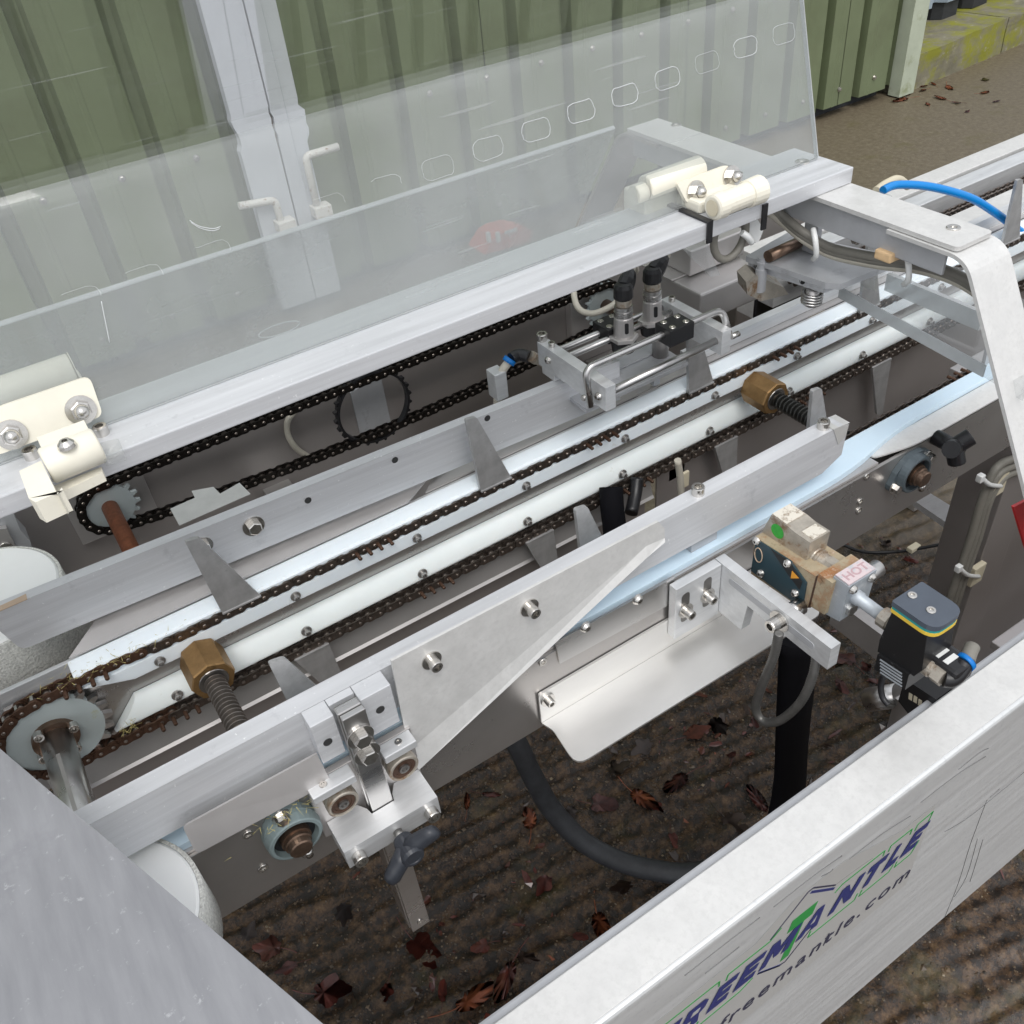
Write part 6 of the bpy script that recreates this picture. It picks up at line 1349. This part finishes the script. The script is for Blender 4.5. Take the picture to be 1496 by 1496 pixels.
# ------------------------------------------------------------------ gear housing under the beam, plate and spring stop
gx = thing('gear_housing', 'worn steel box housing under the beam with a clear shield in front', 'housing', (0.83, 0.86, 0.96))
ztop = 1.005
qa, qb, qc = PZ(1024, 431, ztop), PZ(1098, 395, ztop), PZ(1000, 395, ztop)
b = nb(); x0_, x1_b = qa.x, qa.x + (qb.x - qa.x) ; y0_ = qa.y
add_box(b, x0_, x0_ + 0.115, y0_, y0_ + 0.11, ztop - 0.045, ztop, 0.003); part('box', b, STEEL_S, gx)
part('lid_plate', bx(x0_ - 0.004, x0_ + 0.055, y0_ + 0.055, y0_ + 0.12, ztop + 0.0004, ztop + 0.003, 0.0008), STEEL_S, gx)
part('upper_box', bx(x0_ + 0.02, x0_ + 0.12, y0_ + 0.045, y0_ + 0.11, ztop + 0.0035, ztop + 0.04, 0.002), STEEL_S, gx)
b = nb(); zs_ = [PY(992, 358, y0_ + 0.045), PY(1038, 405, y0_ + 0.010), PY(1052, 402, y0_ + 0.010), PY(1030, 345, y0_ + 0.03)]
add_poly_prism(b, zs_, (0.002, 0.004, 0.0)); part('clear_shield', b, ACRY, gx)
part('foot', bx(x0_ + 0.01, x0_ + 0.10, y0_ + 0.03, y0_ + 0.10, 0.80, ztop - 0.0455), PLATE, gx)
part('foot_shelf', bx(x0_ - 0.02, x0_ + 0.13, y0_ + 0.02, 1.0825, 0.788, 0.7995), PLATE, gx)
ap = thing('adjuster_plate', 'flat grey plate with a rusty pin and spring stop below the portal', 'plate', (0.83, 0.67, 1.09))
ZP = 1.112
b = nb(); zprism(b, [(1090, 374), (1150, 340), (1300, 372), (1296, 388), (1228, 415), (1206, 413)], ZP, -0.007); part('plate', b, ALU_D, ap)
b = nb(); q = [PZ(1092, 377, ZP - 0.0072), PZ(1204, 414, ZP - 0.0072)]
add_poly_prism(b, [q[0] + Vector((0.002, 0.0, 0)), q[1] + Vector((0.002, 0.0, 0)), q[1] + Vector((0.018, 0, 0)), q[0] + Vector((0.018, 0, 0))], (0, 0, -0.013)); part('edge_block', b, ALU, ap)
for f_ in (0.12, 0.72):
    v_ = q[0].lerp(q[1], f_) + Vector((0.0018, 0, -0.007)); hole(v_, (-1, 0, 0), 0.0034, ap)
a_ = PZ(1122, 375, ZP + 0.008); e_ = PZ(1172, 352, ZP + 0.008); b = nb(); add_cyl(b, a_, e_, 0.0068, 16); part('rusty_pin', b, SHAFTB, ap)
q = PZ(1112, 377, ZP + 0.002)
b = nb(); add_lathe(b, q + Vector((0.0, -0.002, -0.040)), UP, [(0, 0.0068), (0.028, 0.0068), (0.0285, 0.0056), (0.034, 0.0056), (0.0345, 0.0066), (0.037, 0.0066), (0.0375, 0.0054), (0.042, 0.0054)], 18); part('stop_post', b, ALU_D, ap)
b = nb(); c = PZ(1188, 422, ZP - 0.021); P2 = []
for i in range(64): a = i * 0.4; P2.append(c + Vector((0.011 * math.cos(a), 0.011 * math.sin(a), -0.003 - 0.014 * i / 64)))
add_tube(b, P2, 0.0016, 6, 1, False); part('spring', b, STEEL, ap)
b = nb(); add_cyl(b, c + Vector((0, 0, -0.020)), c, 0.0075, 16); part('spring_core', b, STEEL_S, ap)
b = nb(); o = [PY(1090, 412, 0.70), PY(1103, 402, 0.70), PY(1145, 420, 0.70), PY(1152, 430, 0.70), PY(1112, 440, 0.70), PY(1092, 430, 0.70)]
add_poly_prism(b, o, (0.006, 0.022, 0.004)); part('latch_block', b, BEIGEM, ap)
part('hanger', bx(0.80, 0.808, 0.67, 0.69, ZP + 0.0003, 1.1950), ALU_D, ap)
screw(CSK, PZ(1201, 360, ZP), UP, ap, 'countersunk_screw', 1.0)
dk = thing('motor_block', 'dark grey motor block behind the cables under the portal', 'motor', (0.90, 0.72, 1.12))
b = nb(); add_box(b, 0.872, 0.912, 0.615, 0.75, 1.1125, 1.148, 0.002); part('motor_body', b, DARKPL, dk)
for px, py in ((1236, 333), (1252, 350)): screw(HEXS, PX(px, py, 0.8719), (-1, 0, 0), dk, 'hex_bolt', 0.9)
# grey cables clipped under the portal
cbl = thing('cable_bundle', 'grey cables sagging under the portal with two white ties', 'cable', PY(1270, 375, 0.62))
for k in range(3):
    d_ = k * 5
    b = nb(); add_tube(b, [PY(1110, 290 + d_, 0.70), PY(1140, 312 + d_, 0.69), PY(1175, 340 + d_, 0.66), PY(1215, 362 + d_, 0.63), PY(1280, 376 + d_, 0.57), PY(1345, 384 + d_, 0.53), PY(1400, 402 + d_, 0.49), PY(1440, 428 + d_, 0.46)], 0.0050, 10); part('cable', b, GREYCABLE if k != 2 else PALECABLE, cbl)
for px, py, yy in ((1186, 350, 0.645), (1320, 385, 0.54)):
    c = PY(px, py, yy); b = nb(); add_tube(b, [c + Vector((0, 0, 0.012)), c + Vector((-0.006, -0.010, 0.004)), c + Vector((-0.004, -0.012, -0.012)), c + Vector((0.002, -0.004, -0.022))], 0.0032, 8, 4); part('tie', b, TIE, cbl)
c = PY(1325, 370, 0.54); part('tie_base', bx(c.x - 0.025, c.x + 0.025, c.y, c.y + 0.02, c.z - 0.004, c.z + 0.006, 0.002), mat('yellowed_plastic', (0.66, 0.46, 0.26), 0.55, var=0.2, vscale=60), cbl)
b = nb(); c = PY(1068, 345, 0.66); ring_ = [c + Vector((0.020 * math.cos(a * 0.3), 0.004 * math.sin(a * 0.15), 0.026 * math.sin(a * 0.3))) for a in range(24)]
add_tube(b, ring_, 0.0042, 10, 1, False); cl2 = single('cable_loop', b, GREYCABLE, 'grey cable loop hanging under the hinge barrel', 'cable', c)
t = thing('cable_tie', 'white cable tie and tab on the grey loop under the hinge', 'cable tie', PY(1098, 345, 0.655))
b = nb(); yprism(b, [(1085, 322), (1105, 318), (1116, 335), (1108, 355), (1092, 352)], 0.662, 0.003, 0.004); part('tab', b, TIE, t)
b = nb(); add_tube(b, [PY(1084, 340, 0.652), PY(1092, 346, 0.650), PY(1098, 354, 0.652)], 0.0035, 8, 4); part('strap', b, TIE, t)

# clear shelf below the portal
ac = thing('clear_shelf', 'clear acrylic cover shelf between portal and conveyor', 'shelf', (0.85, 0.55, 1.08))
ZS = 1.086
b = nb(); zprism(b, [(1228, 418), (1300, 382), (1420, 392), (1500, 440), (1500, 568), (1440, 532)], ZS, -0.014); part('clear_plate', b, ACRY, ac)
fr0, fr1 = PZ(1228, 418, ZS), PZ(1442, 533, ZS)
b = nb(); add_poly_prism(b, [fr0 + Vector((-0.0004, 0, -0.0002)), fr1 + Vector((-0.0004, 0, -0.0002)), fr1 + Vector((-0.0004, 0, -0.0138)), fr0 + Vector((-0.0004, 0, -0.0138))], (-0.0012, 0, 0)); part('polished_edge', b, EDGE, ac)
r0_, r1_ = PZ(1296, 400, ZS + 0.02), PZ(1436, 458, ZS + 0.02)
b = nb(); add_poly_prism(b, [r0_, r1_, r1_ + Vector((0.006, 0, 0)), r0_ + Vector((0.006, 0, 0))], (0, 0, -0.02)); part('upright_edge', b, EDGE, ac)
part('shelf_hanger', bx(0.822, 0.826, 0.60, 0.62, ZS + 0.0003, 1.1950), ACRY, ac)

# ------------------------------------------------------------------ far end of the machine, right of the portal
fe = thing('outfeed_rail', 'twin aluminium frame rails of the outfeed at the upper right', 'rail', (1.5, 0.95, 0.9))
part('rail', bx(1.00, 2.60, 0.945, 0.985, 0.845, 0.952, 0.0015), GUARD, fe)
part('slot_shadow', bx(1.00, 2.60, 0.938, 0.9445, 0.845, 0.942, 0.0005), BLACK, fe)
part('rail', bx(1.00, 2.60, 0.905, 0.9375, 0.880, 0.950, 0.0015), ALU_B, fe)
part('leg', bx(2.40, 2.45, 0.95, 0.985, 0.0, 0.8445), STEEL_S, fe)
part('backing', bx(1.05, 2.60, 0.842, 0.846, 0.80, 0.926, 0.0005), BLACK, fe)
oc = thing('outfeed_chain', 'worn roller chain running along the outfeed rails', 'chain', (1.4, 0.888, 0.925))
build_chain(oc, [(1.02, 0.9245), (1.80, 0.9245)], 0.888, 'worn')
part('slide', bx(1.10, 2.60, 0.765, 0.835, 0.955, 0.9595, 0.0008), GUARD, fe) 
bt = [PY(1290, 278, 0.80), PY(1312, 270, 0.80), PY(1360, 273, 0.78), PY(1415, 288, 0.76), PY(1450, 308, 0.75), PY(1480, 330, 0.74), PY(1510, 352, 0.73)]
b = nb(); add_tube(b, bt, 0.0058, 12, 10); single('air_tube', b, BLUE, 'bright blue air tube arching over the outfeed', 'tube', bt[3])
b = nb(); add_tube(b, [PY(1280, 279, 0.82), PY(1295, 268, 0.83), PY(1312, 262, 0.84), PY(1326, 272, 0.85)], 0.006, 10, 6); single('air_tube', b, TIEBASE, 'short beige tube behind the blue tube', 'tube', PY(1300, 266, 0.83))

# orange red valve body seen through the clear sheet
ov = thing('orange_valve', 'orange red valve body blurred behind the clear guard sheet', 'valve', PY(745, 350, 1.10))
q = PY(745, 352, 1.20)
b = nb(); yprism(b, [(708, 372), (722, 348), (735, 340), (758, 334), (778, 338), (774, 352), (745, 362)], 1.20, 0.05); part('valve_body', b, ORPIECE, ov)
for px in (715, 729): c = PY(px, 347, 1.195); part('terminal', bx(c.x - 0.003, c.x + 0.003, c.y, c.y + 0.006, c.z - 0.008, c.z + 0.008, 0.001), TIE, ov)
b = nb(); yprism(b, [(738, 338), (756, 333), (756, 337), (738, 342)], 1.197, 0.002); part('white_label', b, TIE, ov)
vz = PY(745, 365, 1.20); part('valve_stand', bx(vz.x - 0.02, vz.x + 0.02, 1.205, 1.245, 0.0, vz.z), STEEL_S, ov)

# dark drag chain / hose hanging inside the conveyor
b = nb(); add_tube(b, [PY(893, 712, 0.722), PY(894, 740, 0.71), PY(898, 775, 0.70), PY(900, 830, 0.69), PY(904, 900, 0.69)], 0.0150, 14, 4); single('drag_hose', b, STRAP, 'black hose hanging down inside the conveyor gap', 'hose', PY(896, 740, 0.69))
b = nb(); add_tube(b, [PY(931, 698, 0.725), PY(928, 722, 0.715), PY(922, 750, 0.70)], 0.0085, 12, 4); single('plug', b, BLACK, 'black plug beside the hose inside the conveyor gap', 'plug', PY(926, 722, 0.685))
t = thing('cable_tie', 'cream cable tie and wires on the strut inside the conveyor gap', 'cable tie', PY(996, 690, 0.69))
b = nb(); add_tube(b, [PY(990, 672, 0.69), PY(994, 700, 0.69), PY(996, 740, 0.69)], 0.0045, 8, 4); part('wire', b, PALECABLE, t)
c = PY(1001, 702, 0.692); part('tie_base', bx(c.x - 0.007, c.x + 0.007, c.y, c.y + 0.004, c.z - 0.012, c.z + 0.012, 0.001), TIEBASE, t)

print('OBJECTS', len(bpy.data.objects))
